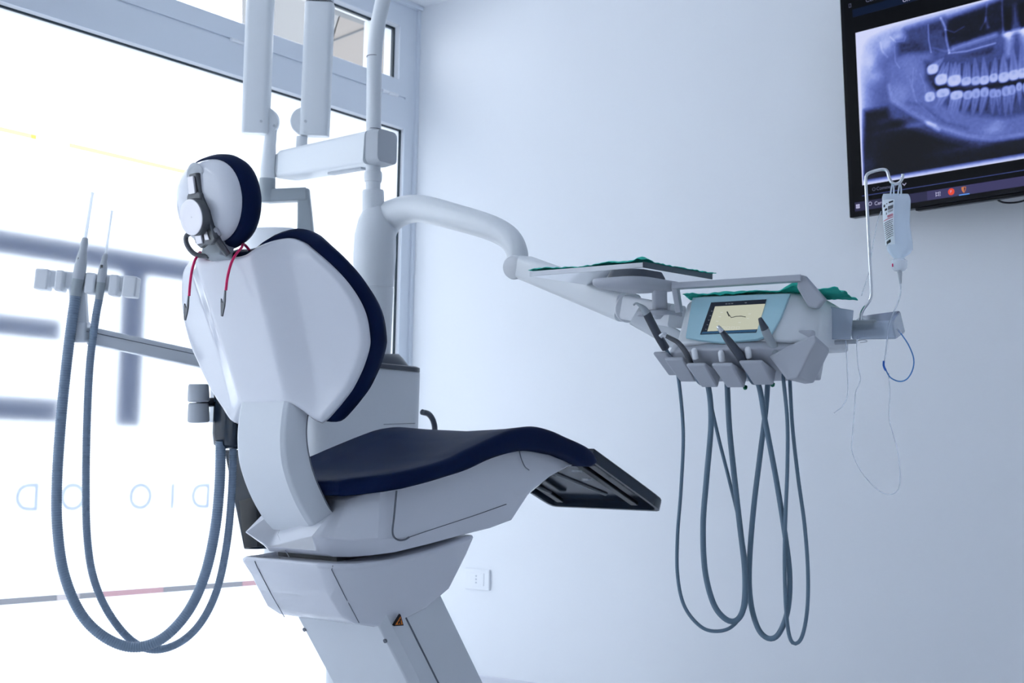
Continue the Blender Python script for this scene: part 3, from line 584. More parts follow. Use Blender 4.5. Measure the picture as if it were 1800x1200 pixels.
obj('pivot_pin', *join(lathe([(0.008, -0.02), (0.008, 0.045)], (0.0, -0.222, 1.383), (1, 0, 0), 16), lathe([(0.012, 0.036), (0.012, 0.045), (0.008, 0.048)], (0.0, -0.222, 1.383), (1, 0, 0), 16)), 'steel', chair, CF, bevel=0.001)
# --- curved lower back arm
AL = [(-0.030, 1.052), (-0.044, 1.030), (-0.051, 0.985), (-0.052, 0.945), (-0.046, 0.900), (-0.032, 0.862), (-0.013, 0.826), (0.010, 0.792), (0.034, 0.764), (0.060, 0.742)]
AF = [(0.012, 1.052), (0.012, 1.030), (0.006, 0.985), (0.008, 0.945), (0.020, 0.900), (0.038, 0.862), (0.058, 0.830), (0.080, 0.800), (0.105, 0.780), (0.125, 0.770)]
secs = []
for r_, f_ in zip(spline([np.array(a) for a in AL], 6), spline([np.array(a) for a in AF], 6)):
    m1 = r_*0.90+f_*0.10
    secs.append([(-0.072, *r_), (0.072, *r_), (0.082, *m1), (0.096, *(r_*0.25+f_*0.75)), (0.096, *f_), (-0.096, *f_), (-0.096, *(r_*0.25+f_*0.75)), (-0.082, *m1)])
obj('back_arm', *loft(secs), 'whitem', chair, CF, smooth=25, bevel=0.0025)
sm_ = []
for r_, f_ in zip(spline([np.array(a) for a in AL], 6), spline([np.array(a) for a in AF], 6)): sm_.append((0.0965, *(r_*0.06+f_*0.94)))
obj('arm_seam', *tube(sm_[3:-6], 0.0014, 6), 'seam', chair, CF)
# --- seat cushion
ST = [(0.060, 0.848), (0.068, 0.861), (0.148, 0.878), (0.295, 0.910), (0.373, 0.936), (0.478, 0.971), (0.546, 0.990), (0.622, 0.999), (0.690, 0.993), (0.750, 0.979), (0.820, 0.963), (0.866, 0.949), (0.888, 0.935), (0.897, 0.920)]
SBm = [(0.060, 0.834), (0.068, 0.826), (0.149, 0.840), (0.296, 0.871), (0.374, 0.889), (0.459, 0.916), (0.548, 0.934), (0.623, 0.938), (0.716, 0.933), (0.760, 0.927), (0.800, 0.917), (0.845, 0.903), (0.875, 0.903), (0.893, 0.910)]
tp, bt = spline([np.array(a) for a in ST], 6), spline([np.array(a) for a in SBm], 6)
wid = [lerp(q[0], [0.060, 0.068, 0.078, 0.10, 0.13, 0.17, 0.24, 0.6, 0.74, 0.80, 0.845, 0.885, 0.90], [0.145, 0.153, 0.160, 0.184, 0.215, 0.238, 0.249, 0.248, 0.246, 0.244, 0.243, 0.240, 0.236]) for q in tp]
secs = []
for a, b_, w_ in zip(tp, bt, wid):
    c = 0.5*(a+b_); h = (a[1]-b_[1])/2; ring_ = []
    dip = 0.022*lerp(a[0], [0.05, 0.25, 0.5, 0.75], [0.0, 1, 1, 0.1])
    for x, y in ((-1, 0.0), (-0.995, 0.55), (-0.97, 0.9), (-0.93, 1.0), (-0.6, 1-0.5*dip/max(h, .005)), (0, 1-dip/max(h, .005)), (0.6, 1-0.5*dip/max(h, .005)), (0.93, 1.0), (0.97, 0.9), (0.995, 0.55), (1, 0), (0.995, -0.7), (0.97, -1), (0, -1), (-0.97, -1), (-0.995, -0.7)):
        ring_.append((x*w_, c[0]+(a[0]-c[0])*y, c[1]+h*y))
    secs.append(ring_)
obj('seat_cushion', *loft(secs), 'navy', chair, CF, smooth=60)
# --- seat shell below the cushion
vs_ = [0.012, 0.02, 0.05, 0.09, 0.14, 0.20, 0.30, 0.42, 0.52, 0.60, 0.66, 0.74, 0.82, 0.845]
secs = []
for v_ in vs_:
    Uc = lerp(v_, [0.012, 0.02, 0.05, 0.09, 0.14, 0.2, 0.3, 0.66, 0.845], [0.112, 0.124, 0.140, 0.165, 0.19, 0.203, 0.208, 0.206, 0.200])
    zt_ = lerp(v_, [0.012, 0.05, 0.149, 0.296, 0.374, 0.459, 0.548, 0.623, 0.716, 0.80, 0.845], [0.795, 0.815, 0.842, 0.873, 0.891, 0.918, 0.936, 0.940, 0.935, 0.919, 0.906])
    zc_ = lerp(v_, [0.012, 0.09, 0.227, 0.35, 0.464, 0.657, 0.83], [0.736, 0.730, 0.734, 0.756, 0.782, 0.838, 0.905])
    zb_ = lerp(v_, [0.012, 0.05, 0.10, 0.195, 0.316, 0.444, 0.58, 0.62, 0.66, 0.74, 0.83], [0.702, 0.690, 0.690, 0.699, 0.717, 0.737, 0.755, 0.775, 0.826, 0.872, 0.902])
    zc_ = max(zc_, zb_+0.004); zt_ = max(zt_, zc_+0.003)
    inn = lerp(v_, [0.012, 0.09, 0.2, 0.845], [0.03, 0.03, 0.018, 0.012]); ve = v_+lerp(v_, [0.012, 0.06, 0.15], [0.045, 0.03, 0.0])
    vt = v_+lerp(v_, [0.012, 0.05, 0.09, 0.16], [0.085, 0.06, 0.03, 0.0])
    secs.append([(-Uc+inn, ve, zb_), (Uc-inn, ve, zb_), (Uc, v_, zc_), (Uc-0.006 if v_ > 0.1 else Uc-0.022, vt, zt_), (-Uc+0.006 if v_ > 0.1 else -Uc+0.022, vt, zt_), (-Uc, v_, zc_)])
seat = obj('seat_shell', *loft(secs), 'white', chair, CF, smooth=28, bevel=0.006)
def con(px_, py_, u_): return CF.on(px_, py_, 'u', u_)
g1 = [con(*q, 0.2075) for q in ((697, 862), (693, 905), (690, 932), (693, 944), (702, 949), (712, 948), (719, 944))]
obj('side_panel_seam', *tube(spline(g1, 5), 0.0022, 8), 'seam', seat, CF)
g2 = [con(*q, 0.2075) for q in ((719, 944), (760, 930), (800, 917), (842, 903), (890, 886))]
obj('side_panel_seam', *tube(spline(g2, 5), 0.0010, 6), 'seam', seat, CF)
obj('rear_seam', *tube([on_surface(seat, *q, 0.0002) for q in ((493, 926), (489, 940), (494, 952), (502, 967), (509, 980))], 0.0010, 6), 'seam', seat)
g4 = [con(*q, 0.2065) for q in ((913, 793), (917, 808), (923, 820), (930, 826))]
obj('side_panel_seam', *tube(spline(g4, 5), 0.0014, 6), 'seam', seat, CF)
obj('under_seat_shade', *boxg((0, 0.29, 0.70), (0.10, 0.19, 0.02), [(1, 0, 0), (0, 1, 0.13), (0, -0.13, 1)]), 'black', chair, CF)  # black block stands in for the shade inside the gap
# --- lower hull of the lift
secs = []
for v_ in [0.018, 0.03, 0.055, 0.09, 0.13, 0.19, 0.26, 0.33, 0.40, 0.45, 0.462]:
    Ut = lerp(v_, [0.018, 0.03, 0.055, 0.09, 0.13, 0.19, 0.30, 0.462], [0.128, 0.145, 0.163, 0.178, 0.187, 0.194, 0.197, 0.192])
    zt_ = lerp(v_, [0.018, 0.06, 0.10, 0.206, 0.327, 0.446, 0.462], [0.680, 0.6785, 0.6785, 0.687, 0.706, 0.731, 0.733])
    zb_ = lerp(v_, [0.018, 0.05, 0.09, 0.13, 0.19, 0.235, 0.32, 0.41, 0.455, 0.462], [0.650, 0.605, 0.560, 0.541, 0.530, 0.530, 0.557, 0.610, 0.690, 0.712])
    Ub = lerp(v_, [0.018, 0.10, 0.19, 0.30, 0.462], [0.116, 0.128, 0.138, 0.158, 0.176]); vb = v_+lerp(v_, [0.018, 0.05, 0.1, 0.2], [0.018, 0.012, 0.006, 0.0])
    zm_ = zt_*0.45+zb_*0.55; Um = Ut*0.62+Ub*0.38
    secs.append([(-Ub, vb, zb_), (Ub, vb, zb_), (Um, v_*0.5+vb*0.5, zm_), (Ut, v_, zt_-0.008), (Ut-0.008, v_+0.004, zt_), (-Ut+0.008, v_+0.004, zt_), (-Ut, v_, zt_-0.008), (-Um, v_*0.5+vb*0.5, zm_)])
hull = obj('lift_housing', *loft(secs), 'white', chair, CF, smooth=50, bevel=0.008)
for line_ in (((448, 986), (452, 996), (463, 1017), (475, 1040), (488, 1063), (500, 1084)), ((585, 994), (583, 1001), (594, 1023), (606, 1047), (619, 1071), (631, 1094))):
    obj('housing_seam', *tube([on_surface(hull, *q, 0.0002) for q in line_], 0.0011, 6), 'seam', hull)
# warning sticker on the right cheek of the housing
wc = con(701, 1090, 0.164); wx, wy = np.array([0.25, 0.97, 0.0]), np.array([0.25, -0.05, 0.97]); wn = np.cross(wx, wy); wn /= np.linalg.norm(wn)
def tri(s, n0, n1): return prism([wc+wx*a*s+wy*b*s+wn*n0 for a, b in ((-0.0115, -0.010), (0.0115, -0.010), (0, 0.013))], wn*(n1-n0))
stk = obj('warning_sticker', *tri(1.15, -0.004, 0.0038), 'ink', hull, CF, smooth=0, label='orange warning triangle sticker')
obj('sticker_face', *tri(0.86, 0.003, 0.0042), 'orange', stk, CF, smooth=0)
obj('sticker_mark', *join(boxg(wc+wn*0.0045+wy*0.001+wx*0.001, (0.0016, 0.0045, 0.0003), [wx, wy, wn]), boxg(wc+wn*0.0045-wy*0.004-wx*0.002, (0.0016, 0.003, 0.0003), [wx, wy, wn]), boxg(wc+wn*0.0045-wy*0.0055+wx*0.003, (0.0014, 0.002, 0.0003), [wx, wy, wn])), 'ink', stk, CF, smooth=0)
# --- slanting lift column and floor base
k = 0.72                                              # forward travel per metre of drop
def cs(z): d = 0.60-z; return 0.150+k*d
secs = []
for z in (0.60, 0.10):
    v0 = cs(z); secs.append([(-0.140, v0, z), (0.140, v0, z), (0.152, v0+0.03, z), (0.152, v0+0.235, z), (-0.152, v0+0.235, z), (-0.152, v0+0.03, z)])
colm = obj('lift_column', *loft(secs), 'whitem', chair, CF, smooth=25, bevel=0.004)
obj('column_seam', *tube([(0.1525, cs(0.56)+0.085, 0.56), (0.1525, cs(0.12)+0.085, 0.12)], 0.0022, 6), 'seam', colm, CF)
for u_ in (-0.138, 0.138): obj('screw_cap', *lathe([(0.005, 0), (0.005, 0.004)], (u_, cs(0.497)+0.001, 0.497), (0, -1, -0.3), 12), 'seam', colm, CF)
obj('floor_base', *loft([[(x*s_, 0.62+y*s_, z) for x, y in rrect(0.24, 0.42, 0.08)] for z, s_ in ((0, 1), (0.07, 1), (0.10, 0.94))]), 'whitem', chair, CF, bevel=0.006)
# --- leg rest: dark hollow tray hanging forward from the knee
def lr(u_, t, n):                                     # t 0 knee .. 1 foot, n offset below
    a, b_ = np.array([0.925, 0.951]), np.array([1.274, 0.809]); p = a+(b_-a)*t; nn = np.array([-0.33, -0.94]); nn = np.array([(b_-a)[1], -(b_-a)[0]])/np.linalg.norm(b_-a)
    p = p+nn*n; return (u_, p[0], p[1])
def lw(t): return lerp(t, [0, 0.6, 0.93, 0.985, 1.0], [0.205, 0.205, 0.203, 0.195, 0.183])
ts = [0.0, 0.1, 0.3, 0.5, 0.7, 0.85, 0.94, 0.985, 1.0]
out_ = [(lw(t), t) for t in ts]+[(-lw(t), t) for t in ts[::-1]]
leg = obj('leg_rest', *join(loft([[lr(u_, t, 0.0) for u_, t in out_], [lr(u_, t, 0.012) for u_, t in out_]])), 'dark', chair, CF, smooth=35, bevel=0.003)
rim_ = [(lw(t), t) for t in ts]+[(-lw(t), t) for t in ts[::-1]]
V = []; n_ = len(rim_)
for u_, t in rim_:
    s_ = 0.88; V += [lr(u_, t, 0.008), lr(u_, t, 0.034), lr(u_*0.955, 0.5+(t-0.5)*0.955, 0.034), lr(u_*0.93, 0.5+(t-0.5)*0.93, 0.012)]
Fq = [(4*i+a, 4*i+a+1, 4*((i+1) % n_)+a+1, 4*((i+1) % n_)+a) for i in range(n_) for a in range(3)]
obj('leg_rest_rim', V, Fq, 'dark', leg, CF, smooth=35)
obj('leg_rest_rail', *join(boxg(lr(0.135, 0.48, 0.030), (0.012, 0.15, 0.006), [(1, 0, 0), np.array(lr(0, 1, 0))-np.array(lr(0, 0, 0)), np.cross((1, 0, 0), np.array(lr(0, 1, 0))-np.array(lr(0, 0, 0)))])), 'black', leg, CF, bevel=0.002)
obj('leg_rest_rail', *join(boxg(lr(-0.135, 0.48, 0.030), (0.012, 0.15, 0.006), [(1, 0, 0), np.array(lr(0, 1, 0))-np.array(lr(0, 0, 0)), np.cross((1, 0, 0), np.array(lr(0, 1, 0))-np.array(lr(0, 0, 0)))])), 'black', leg, CF, bevel=0.002)
obj('slide_rod', *tube([(0.10, 0.80, 0.905), lr(0.10, 0.62, 0.040)], 0.006, 10), 'gun', leg, CF)
obj('slide_rod', *tube([(-0.10, 0.80, 0.905), lr(-0.10, 0.62, 0.040)], 0.006, 10), 'gun', leg, CF)
for u_, t in ((0.105, 0.2), (0.10, 0.36)): obj('rail_clip', *boxg(lr(u_, t, 0.036), (0.012, 0.010, 0.003)), 'outletw', leg, CF, bevel=0.001)

# ------------------------------------------------------------------ pink bib chain slung over the top of the backrest
bib = thing('bib_chain', 'pink bib cord with two metal clips over the chair back', 'bib chain', CF.w((-0.02, -0.23, 1.25)), CRZ)
def cv(px_, py_, v_): return CF.on(px_, py_, 'v', v_)
Lc = [cv(*q) for q in ((354, 444, -0.168), (348, 449, -0.205), (342, 459, -0.222), (337, 478, -0.228), (334, 500, -0.228), (332.5, 520, -0.226))]
Rc = [cv(*q) for q in ((430, 430, -0.150), (424, 436, -0.178), (414, 448, -0.205), (406, 464, -0.220), (400, 487, -0.224), (397, 510, -0.222))]
obj('cord', *tube(spline(Lc[::-1]+[Lc[0]+np.array([0.004, 0.035, -0.022]), np.array([-0.03, -0.078, 1.31]), np.array([0.03, -0.078, 1.31]), Rc[0]+np.array([-0.006, 0.035, -0.025])]+Rc, 7), 0.0029, 10), 'pink', bib, CF)
for end, tip in ((Lc[-1], cv(327, 563, -0.222)), (Rc[-1], cv(392, 556, -0.218))):
    ax = (tip-end)/np.linalg.norm(tip-end); sd = np.array([1, 0, 0])-ax*ax[0]; sd /= np.linalg.norm(sd); nn = np.cross(ax, sd); Lg = np.linalg.norm(tip-end)
    def q(a, s): return end+ax*a*Lg+sd*s
    c_ = join(prism([q(0, 0.0018), q(0, -0.0018), q(0.42, -0.001), q(0.5, -0.004), q(0.36, -0.0085), q(0.34, -0.0105), q(0.42, -0.0105), q(0.62, -0.0085), q(1, -0.004), q(1, 0.001), q(0.6, 0.0045), q(0.4, 0.0045)], nn*0.003),)
    obj('clip', *c_, 'gun', bib, CF, bevel=0.0004)
# ------------------------------------------------------------------ dental unit standing on the far side of the chair
unit = thing('dental_unit', 'white dental unit with thick column behind the chair', 'dental unit', CF.w((-0.62, 0.60, 0)), CRZ)
def sec_uv(u0, u1, v0, v1, r, z): return [((u0+u1)/2+x, (v0+v1)/2+y, z) for x, y in rrect((u1-u0)/2, (v1-v0)/2, r)]
obj('unit_body', *loft([sec_uv(-0.70, -0.432, 0.53, 0.93, 0.05, 0.62), sec_uv(-0.70, -0.432, 0.53, 0.935, 0.05, 1.00), sec_uv(-0.70, -0.43, 0.53, 0.935, 0.05, 1.17), sec_uv(-0.695, -0.435, 0.535, 0.93, 0.046, 1.178)]), 'whitem', unit, CF, smooth=50)
obj('body_seam', *tube([(-0.4315, 0.89, 1.02), (-0.4315, 0.76, 1.012)], 0.0010, 6), 'seam', unit, CF)
obj('unit_foot', *loft([sec_uv(-0.69, -0.45, 0.78, 0.93, 0.04, 0.0), sec_uv(-0.69, -0.45, 0.78, 0.93, 0.04, 0.63)]), 'whitem', unit, CF, smooth=50)
obj('top_gasket', *loft([sec_uv(-0.69, -0.427, 0.60, 0.937, 0.06, 1.174), sec_uv(-0.69, -0.427, 0.60, 0.937, 0.06, 1.186), sec_uv(-0.68, -0.435, 0.61, 0.93, 0.055, 1.190)]), 'gun2', unit, CF, smooth=50)
cA, cB = P(652, 640, 4.0), P(660, 400, 4.0)
obj('column_boot', *lathe([(0.105, -0.03), (0.098, 0.004), (0.082, 0.024), (0.068, 0.036)], P(660, 642, 4.0), cB-cA, 32), 'gun2', unit, smooth=60)
cd = (cB-cA)/np.linalg.norm(cB-cA); Lc_ = np.linalg.norm(cB-cA)
obj('column', *lathe([(0.058, -0.02), (0.060, Lc_*0.56), (0.0585, Lc_*0.563), (0.0585, Lc_*0.569), (0.0605, Lc_*0.572), (0.064, Lc_*0.80), (0.062, Lc_*0.95), (0.052, Lc_*1.06), (0.040, Lc_*1.12), (0.03, Lc_*1.15)], cA, cB-cA, 36), 'white2', unit, smooth=30)
arm_p = spline([P(655, 475, 4.0), P(660, 428, 4.0), P(673, 394, 4.01), P(698, 374, 3.99), P(740, 367, 3.90), P(810, 384, 3.72), P(862, 400, 3.60), P(893, 417, 3.53), P(908, 440, 3.48), P(911, 464, 3.46)], 7)
sw = obj('swing_arm', *tube(arm_p, [0.058, 0.056, 0.051, 0.045, 0.040, 0.037, 0.0345, 0.032, 0.0285, 0.026], 24), 'white2', unit, smooth=60)
ea = P(911, 469, 3.46)
obj('elbow_cap', *lathe([(0.028, -0.032), (0.0315, -0.02), (0.0315, 0.022), (0.029, 0.028), (0.01, 0.031)], ea, -0.55*RT-0.8*FW+0.1*DN, 30), 'outletw', sw, smooth=50)
def boxarm(a, b, h0, w0, h1, w1, r=0.35, up=(0, 0, 1), n=4):
    a, b = np.asarray(a, float), np.asarray(b, float); t = (b-a)/np.linalg.norm(b-a); s_ = np.cross(t, up); s_ /= np.linalg.norm(s_); u_ = np.cross(s_, t)
    return loft([[a+s_*x+u_*y for x, y in rrect(w0, h0, r*min(w0, h0), n)], [b+s_*x+u_*y for x, y in rrect(w1, h1, r*min(w1, h1), n)]])
s0, s1 = P(922, 470, 3.45), P(1104, 541, 2.88)
sp_ = obj('spring_arm', *boxarm(s0, s1, 0.030, 0.028, 0.031, 0.030, 0.45), 'white2', unit, smooth=50)
sd_ = (s1-s0)/np.linalg.norm(s1-s0)
obj('joint_ring', *lathe([(0.0315, -0.002), (0.0322, 0.0), (0.0322, 0.003), (0.0315, 0.005)], s1, sd_, 28), 'outletw', sp_, smooth=40)
s2 = P(1190, 556, 2.78)
obj('joint_block', *boxarm(s1+sd_*0.004, s2, 0.026, 0.026, 0.024, 0.026, 0.3), 'outletw', sp_, smooth=50)
obj('console_link', *boxarm(P(1120, 556, 2.84), P(1262, 640, 2.78), 0.022, 0.03, 0.018, 0.03, 0.4), 'white2', sp_, smooth=50)
# black hose cabinet, taps and dark underside at the near end of the unit
hc = obj('hose_cabinet', *loft([[((-0.462)+x, 0.275+y, z) for x, y in rrect(a, b_, 0.03)] for a, b_, z in ((0.045, 0.055, 0.930), (0.058, 0.066, 0.940), (0.060, 0.070, 0.97), (0.060, 0.070, 1.17))]), 'dark', unit, CF, smooth=50)
obj('cabinet_bridge', *boxg((-0.485, 0.44, 1.07), (0.025, 0.11, 0.045)), 'whitem', unit, CF, bevel=0.004)
obj('cabinet_cheek', *loft([[(-0.555+x, 0.31+y, z) for x, y in rrect(0.035, 0.06, 0.02)] for z in (1.0, 1.16)]), 'whitem', unit, CF, smooth=50)
for zc in ((675, 706), (708, 742)):
    a, b_ = P(349, zc[0], 3.50), P(349, zc[1], 3.50); ln = np.linalg.norm(b_-a)
    obj('tap_knob', *lathe([(0.024, 0.0), (0.0265, 0.004), (0.0285, ln*0.8), (0.0285, ln-0.003), (0.025, ln)], a, b_-a, 28), 'knobgrey', unit, smooth=40)
obj('tap_stem', *tube([P(349, 708, 3.50), P(385, 706, 3.54)], 0.012, 12), 'gun2', unit)
def cvv(px_, py_, v_=0.30): return CF.on(px_, py_, 'v', v_)
obj('under_panel', *prism([cvv(393, 790), cvv(452, 790), cvv(452, 965), cvv(428, 965)], (0, 0.10, 0)), 'dark', unit, CF, bevel=0.004)
obj('under_recess', *prism([cvv(420, 880, 0.29), cvv(450, 872, 0.29), cvv(452, 960, 0.29), cvv(430, 963, 0.29)], (0, 0.02, 0)), 'black', unit, CF)
obj('drain_hose', *tube(spline([CF.w(CF.on(742, 724, 'u', -0.47)), CF.w(CF.on(754, 728, 'u', -0.47)), CF.w(CF.on(762, 741, 'u', -0.47)), CF.w(CF.on(764, 760, 'u', -0.47)), CF.w(CF.on(758, 800, 'u', -0.47))], 6), 0.009, 12), 'gun2', unit)
# assistant's arm and instrument rest
arm0, arm1 = P(158, 590, 3.45), P(390, 640, 3.62)
aa = obj('assistant_arm', *boxarm(arm0, arm1, 0.022, 0.018, 0.022, 0.018, 0.25), 'whitem', unit, smooth=40)
av = (arm1-arm0)/np.linalg.norm(arm1-arm0)
asd = np.cross(av, (0, 0, 1)); asd /= np.linalg.norm(asd)
obj('arm_seam', *tube([P(152, 582, 3.428), P(360, 626, 3.58)], 0.0012, 6), 'seam', aa)
obj('arm_knuckle', *boxg(P(138, 583, 3.45), (0.026, 0.022, 0.028), [RT, FW, (0, 0, 1)]), 'whitem', aa, bevel=0.008)
obj('rest_post', *boxarm(P(140, 580, 3.45), P(137, 500, 3.45), 0.016, 0.022, 0.014, 0.020, 0.3, up=tuple(FW)), 'whitem', aa, smooth=40)
rx = P(240, 506, 3.45)-P(70, 492, 3.45); rx /= np.linalg.norm(rx); rz = np.array([0, 0, 1.0])-rx*rx[2]; rz /= np.linalg.norm(rz); ry = np.cross(rz, rx)
rest = obj('instrument_rest', *boxg(P(152, 496, 3.46), (0.128, 0.022, 0.022), [rx, ry, rz]), 'outletw', aa, bevel=0.006)
for i_, (px_, w_) in enumerate(((77, 0.018), (108, 0.011), (162, 0.013), (203, 0.012), (231, 0.018))):
    obj('rest_clip', *boxg(P(px_, 492+(px_-77)*0.083, 3.44), (w_, 0.022, 0.027), [rx, ry, rz]), 'outletw', rest, bevel=0.005)

# suction handles held in the rest, with their ribbed hoses
def suction(label, top, tip0, neck, base, r, pts, d0, cat='suction handle', name='suction_handle'):
    b = P(*base, d0)
    t = thing(name, label, cat, b, 0.0, 'suction handles in the white rest')
    pb, pn, pt0, ptop = P(*base, d0), P(*neck, d0), P(*tip0, d0), P(*top, d0)
    obj('handle', *tube([pb, pb*0.62+pn*0.38, pb*0.25+pn*0.75, pn, pn*0.4+pt0*0.6, pt0], [r*1.0, r*1.0, r*0.85, r*0.62, r*0.6, r*0.45], 20), 'knobgrey', t, smooth=40)
    c0 = pb+(pb-pn)/np.linalg.norm(pb-pn)*0.045
    obj('hose_collar', *tube([pb, c0*0.5+pb*0.5, c0], [r*0.98, r*0.95, r*0.86], 20), 'grey2', t, smooth=40)
    obj('lever_window', *boxg(pb*0.45+pn*0.55+0.7*r*(-FW)*1.0, (r*0.30, 0.002, 0.014), [RT, FW, DN]), 'gun', t, bevel=0.001)
    obj('suction_tip', *tube([pt0, pt0*0.5+ptop*0.5, ptop*0.96+pt0*0.04, ptop], [r*0.30, r*0.25, r*0.24, r*0.32], 14), 'suction', t, smooth=40)
    path = resample(spline([c0]+[P(*q) for q in pts], 14), 0.0016); n_ = len(path)
    rr = [r*0.86*(1.0+0.055*math.sin(2*PI*i/4)) for i in range(n_)]
    obj('ribbed_hose', *tube(path, rr, 14), 'hose', t, smooth=75)
    return t
suction('thicker suction handle with clear tip at left of the white rest', (163, 338), (150, 418), (146, 440), (138, 490), 0.0155,
        [(127, 560, 3.42), (117, 640, 3.42), (107, 740, 3.42), (100, 850, 3.42), (101, 930, 3.42), (113, 1010, 3.42), (142, 1078, 3.42), (185, 1120, 3.42), (235, 1137, 3.43), (285, 1122, 3.44), (330, 1075, 3.46), (360, 1010, 3.47), (378, 930, 3.47), (386, 850, 3.47), (388, 775, 3.47)], 3.425)
suction('slimmer suction handle with clear tip at right of the white rest', (197, 370), (186, 446), (183, 458), (178, 496), 0.0115,
        [(168, 560, 3.42), (158, 640, 3.43), (153, 740, 3.44), (151, 850, 3.45), (153, 940, 3.46), (163, 1010, 3.46), (187, 1070, 3.46), (225, 1120, 3.47), (265, 1141, 3.47), (310, 1132, 3.47), (350, 1098, 3.47), (380, 1040, 3.48), (398, 960, 3.48), (407, 870, 3.48), (410, 775, 3.48)], 3.425)

# ------------------------------------------------------------------ operating lamp on its pole and jointed arms
LD = 4.42
lamp = thing('operating_lamp', 'white jointed lamp arm on a slim pole behind the chair', 'lamp', P(656, 340, 4.0), 0.0)
lp = [P(655, 372, 4.0), P(656, 300, 4.0), P(657, 200, 4.0), P(658, 120, 4.0), P(660, 80, 4.0), P(664, 45, 4.0), P(670, 15, 4.0), P(680, -25, 4.0), P(700, -75, 4.0), P(722, -112, 4.0)]
ptop = lp[-1].copy(); pceil = np.array([ptop[0]+0.02, ptop[1]+0.02, ZC-0.03])
pole = obj('lamp_pole', *tube(spline(lp, 8)+[pceil*0.5+ptop*0.5, pceil], 0.0225, 24), 'white2', lamp, smooth=50)
obj('ceiling_canopy', *lathe([(0.06, 0), (0.06, 0.02), (0.04, 0.031)], pceil+np.array([0, 0, 0.03]), (0, 0, -1), 28), 'white2', pole, smooth=40)
for yy_ in (100, 228): obj('pole_seam', *lathe([(0.0232, -0.001), (0.0232, 0.001)], P(657.5, yy_, 4.0), (0, 0, 1), 24), 'seam', pole)
obj('pole_socket', *lathe([(0.033, -0.10), (0.033, 0.0), (0.030, 0.006)], P(656, 337, 4.0), P(656, 300, 4.0)-P(656, 337, 4.0), 28), 'white2', pole, smooth=40)
obj('pole_sleeve', *lathe([(0.025, -0.028), (0.027, -0.02), (0.027, 0.0), (0.0255, 0.004)], P(656, 304, 4.0), (0, 0, 1), 24), 'white2', pole, smooth=40)
la, lb = P(509, 291, LD), P(662, 262, 3.99)
ha = obj('lamp_arm', *boxarm(la, lb, 0.046, 0.045, 0.050, 0.045, 0.28), 'white2', lamp, smooth=40)
ld_ = (lb-la)/np.linalg.norm(lb-la)
obj('arm_cap', *boxarm(lb+ld_*0.002, P(681, 258, 3.96), 0.051, 0.047, 0.049, 0.040, 0.4), 'knobgrey', ha, smooth=40)
obj('arm_cap', *boxarm(P(500, 293, LD+0.03), la-ld_*0.002, 0.042, 0.036, 0.0465, 0.0455, 0.4), 'white2', ha, smooth=40)
obj('arm_label_recess', *boxg(P(610, 303, 4.12)+np.array([0, 0, 0.004]), (0.10, 0.012, 0.004), [ld_, np.cross(ld_, (0, 0, 1)), np.cross(np.cross(ld_, (0, 0, 1)), ld_)]), 'knobgrey', ha, bevel=0.002)
def vert_arm(x0, y0, x1, y1, hw):
    return boxarm(P(x0, y0, LD), P(x1, y1, LD), 0.034, hw, 0.034, hw, 0.55, up=tuple(FW))
rise = obj('upright_arm', *vert_arm(553, 240, 562.5, 6, 0.0475), 'white2', lamp, smooth=50, bevel=0.004)
drop = obj('hanging_arm', *vert_arm(449, 236, 459.5, -40, 0.0445), 'white2', lamp, smooth=50, bevel=0.004)
e0, e1 = P(564, -22, LD), P(460, -30, LD)
obj('elbow_joint', *join(tube([e1, e0], 0.035, 20), boxarm(P(562.5, 4, LD), P(564, -45, LD), 0.036, 0.044, 0.036, 0.040, 0.5, up=tuple(FW))), 'knobgrey', lamp, smooth=50)
for c_, par in (((536, 214), rise), ((466, 214), drop)):
    obj('joint_disc', *lathe([(0.044, -0.018), (0.047, -0.014), (0.047, 0.014), (0.044, 0.018)], P(*c_, LD+0.01), FW, 32), 'white2', par, smooth=40)
for c_, par in (((537, 213), rise), ((459, 213), drop), ((482, 221), drop)): obj('cover_screw', *lathe([(0.0045, 0), (0.0045, 0.003)], P(*c_, LD-0.034 if c_[0] != 482 else LD-0.011), -FW, 12), 'knobgrey', par)
obj('swivel_stub', *tube([P(531, 240, LD), P(529, 272, LD)], 0.019, 20), 'white2', rise)
nk = obj('lamp_neck', *tube([P(477, 228, LD+0.01), P(474, 255, LD), P(471, 300, LD), P(470, 318, LD)], [0.019, 0.021, 0.026, 0.026], 20), 'white2', drop, smooth=50)
fk = obj('lamp_fork', *join(tube([P(470, 313, LD), P(469, 356, LD)], [0.027, 0.028], 20), boxarm(P(470, 345, LD), P(540, 342, LD), 0.022, 0.022, 0.022, 0.022, 0.3), boxarm(P(534, 332, LD), P(539, 440, LD), 0.018, 0.018, 0.024, 0.030, 0.3, up=tuple(FW))), 'grey2', lamp, smooth=40, bevel=0.003)
obj('lamp_head', *loft([[P(480, y_, LD)+RT*w_*math.cos(a)+FW*0.7*w_*math.sin(a) for a in np.linspace(0, 2*PI, 40, endpoint=False)] for y_, w_ in ((400, 0.03), (401, 0.07), (406, 0.087), (416, 0.095), (450, 0.10), (480, 0.09), (490, 0.05))]), 'outletw', lamp, smooth=60)

# ------------------------------------------------------------------ dentist's console on the swing arm
DO = P(1290, 560, 2.6); DRZ = math.radians(11.5)
DF = Frame(DO, DRZ)
con_ = thing('instrument_console', 'grey and white console with touch screen and handle rail', 'console', DF.w((0, 0.12, -0.09)), DRZ)
def dn(px_, py_, v_): return DF.on(px_, py_, 'v', v_)
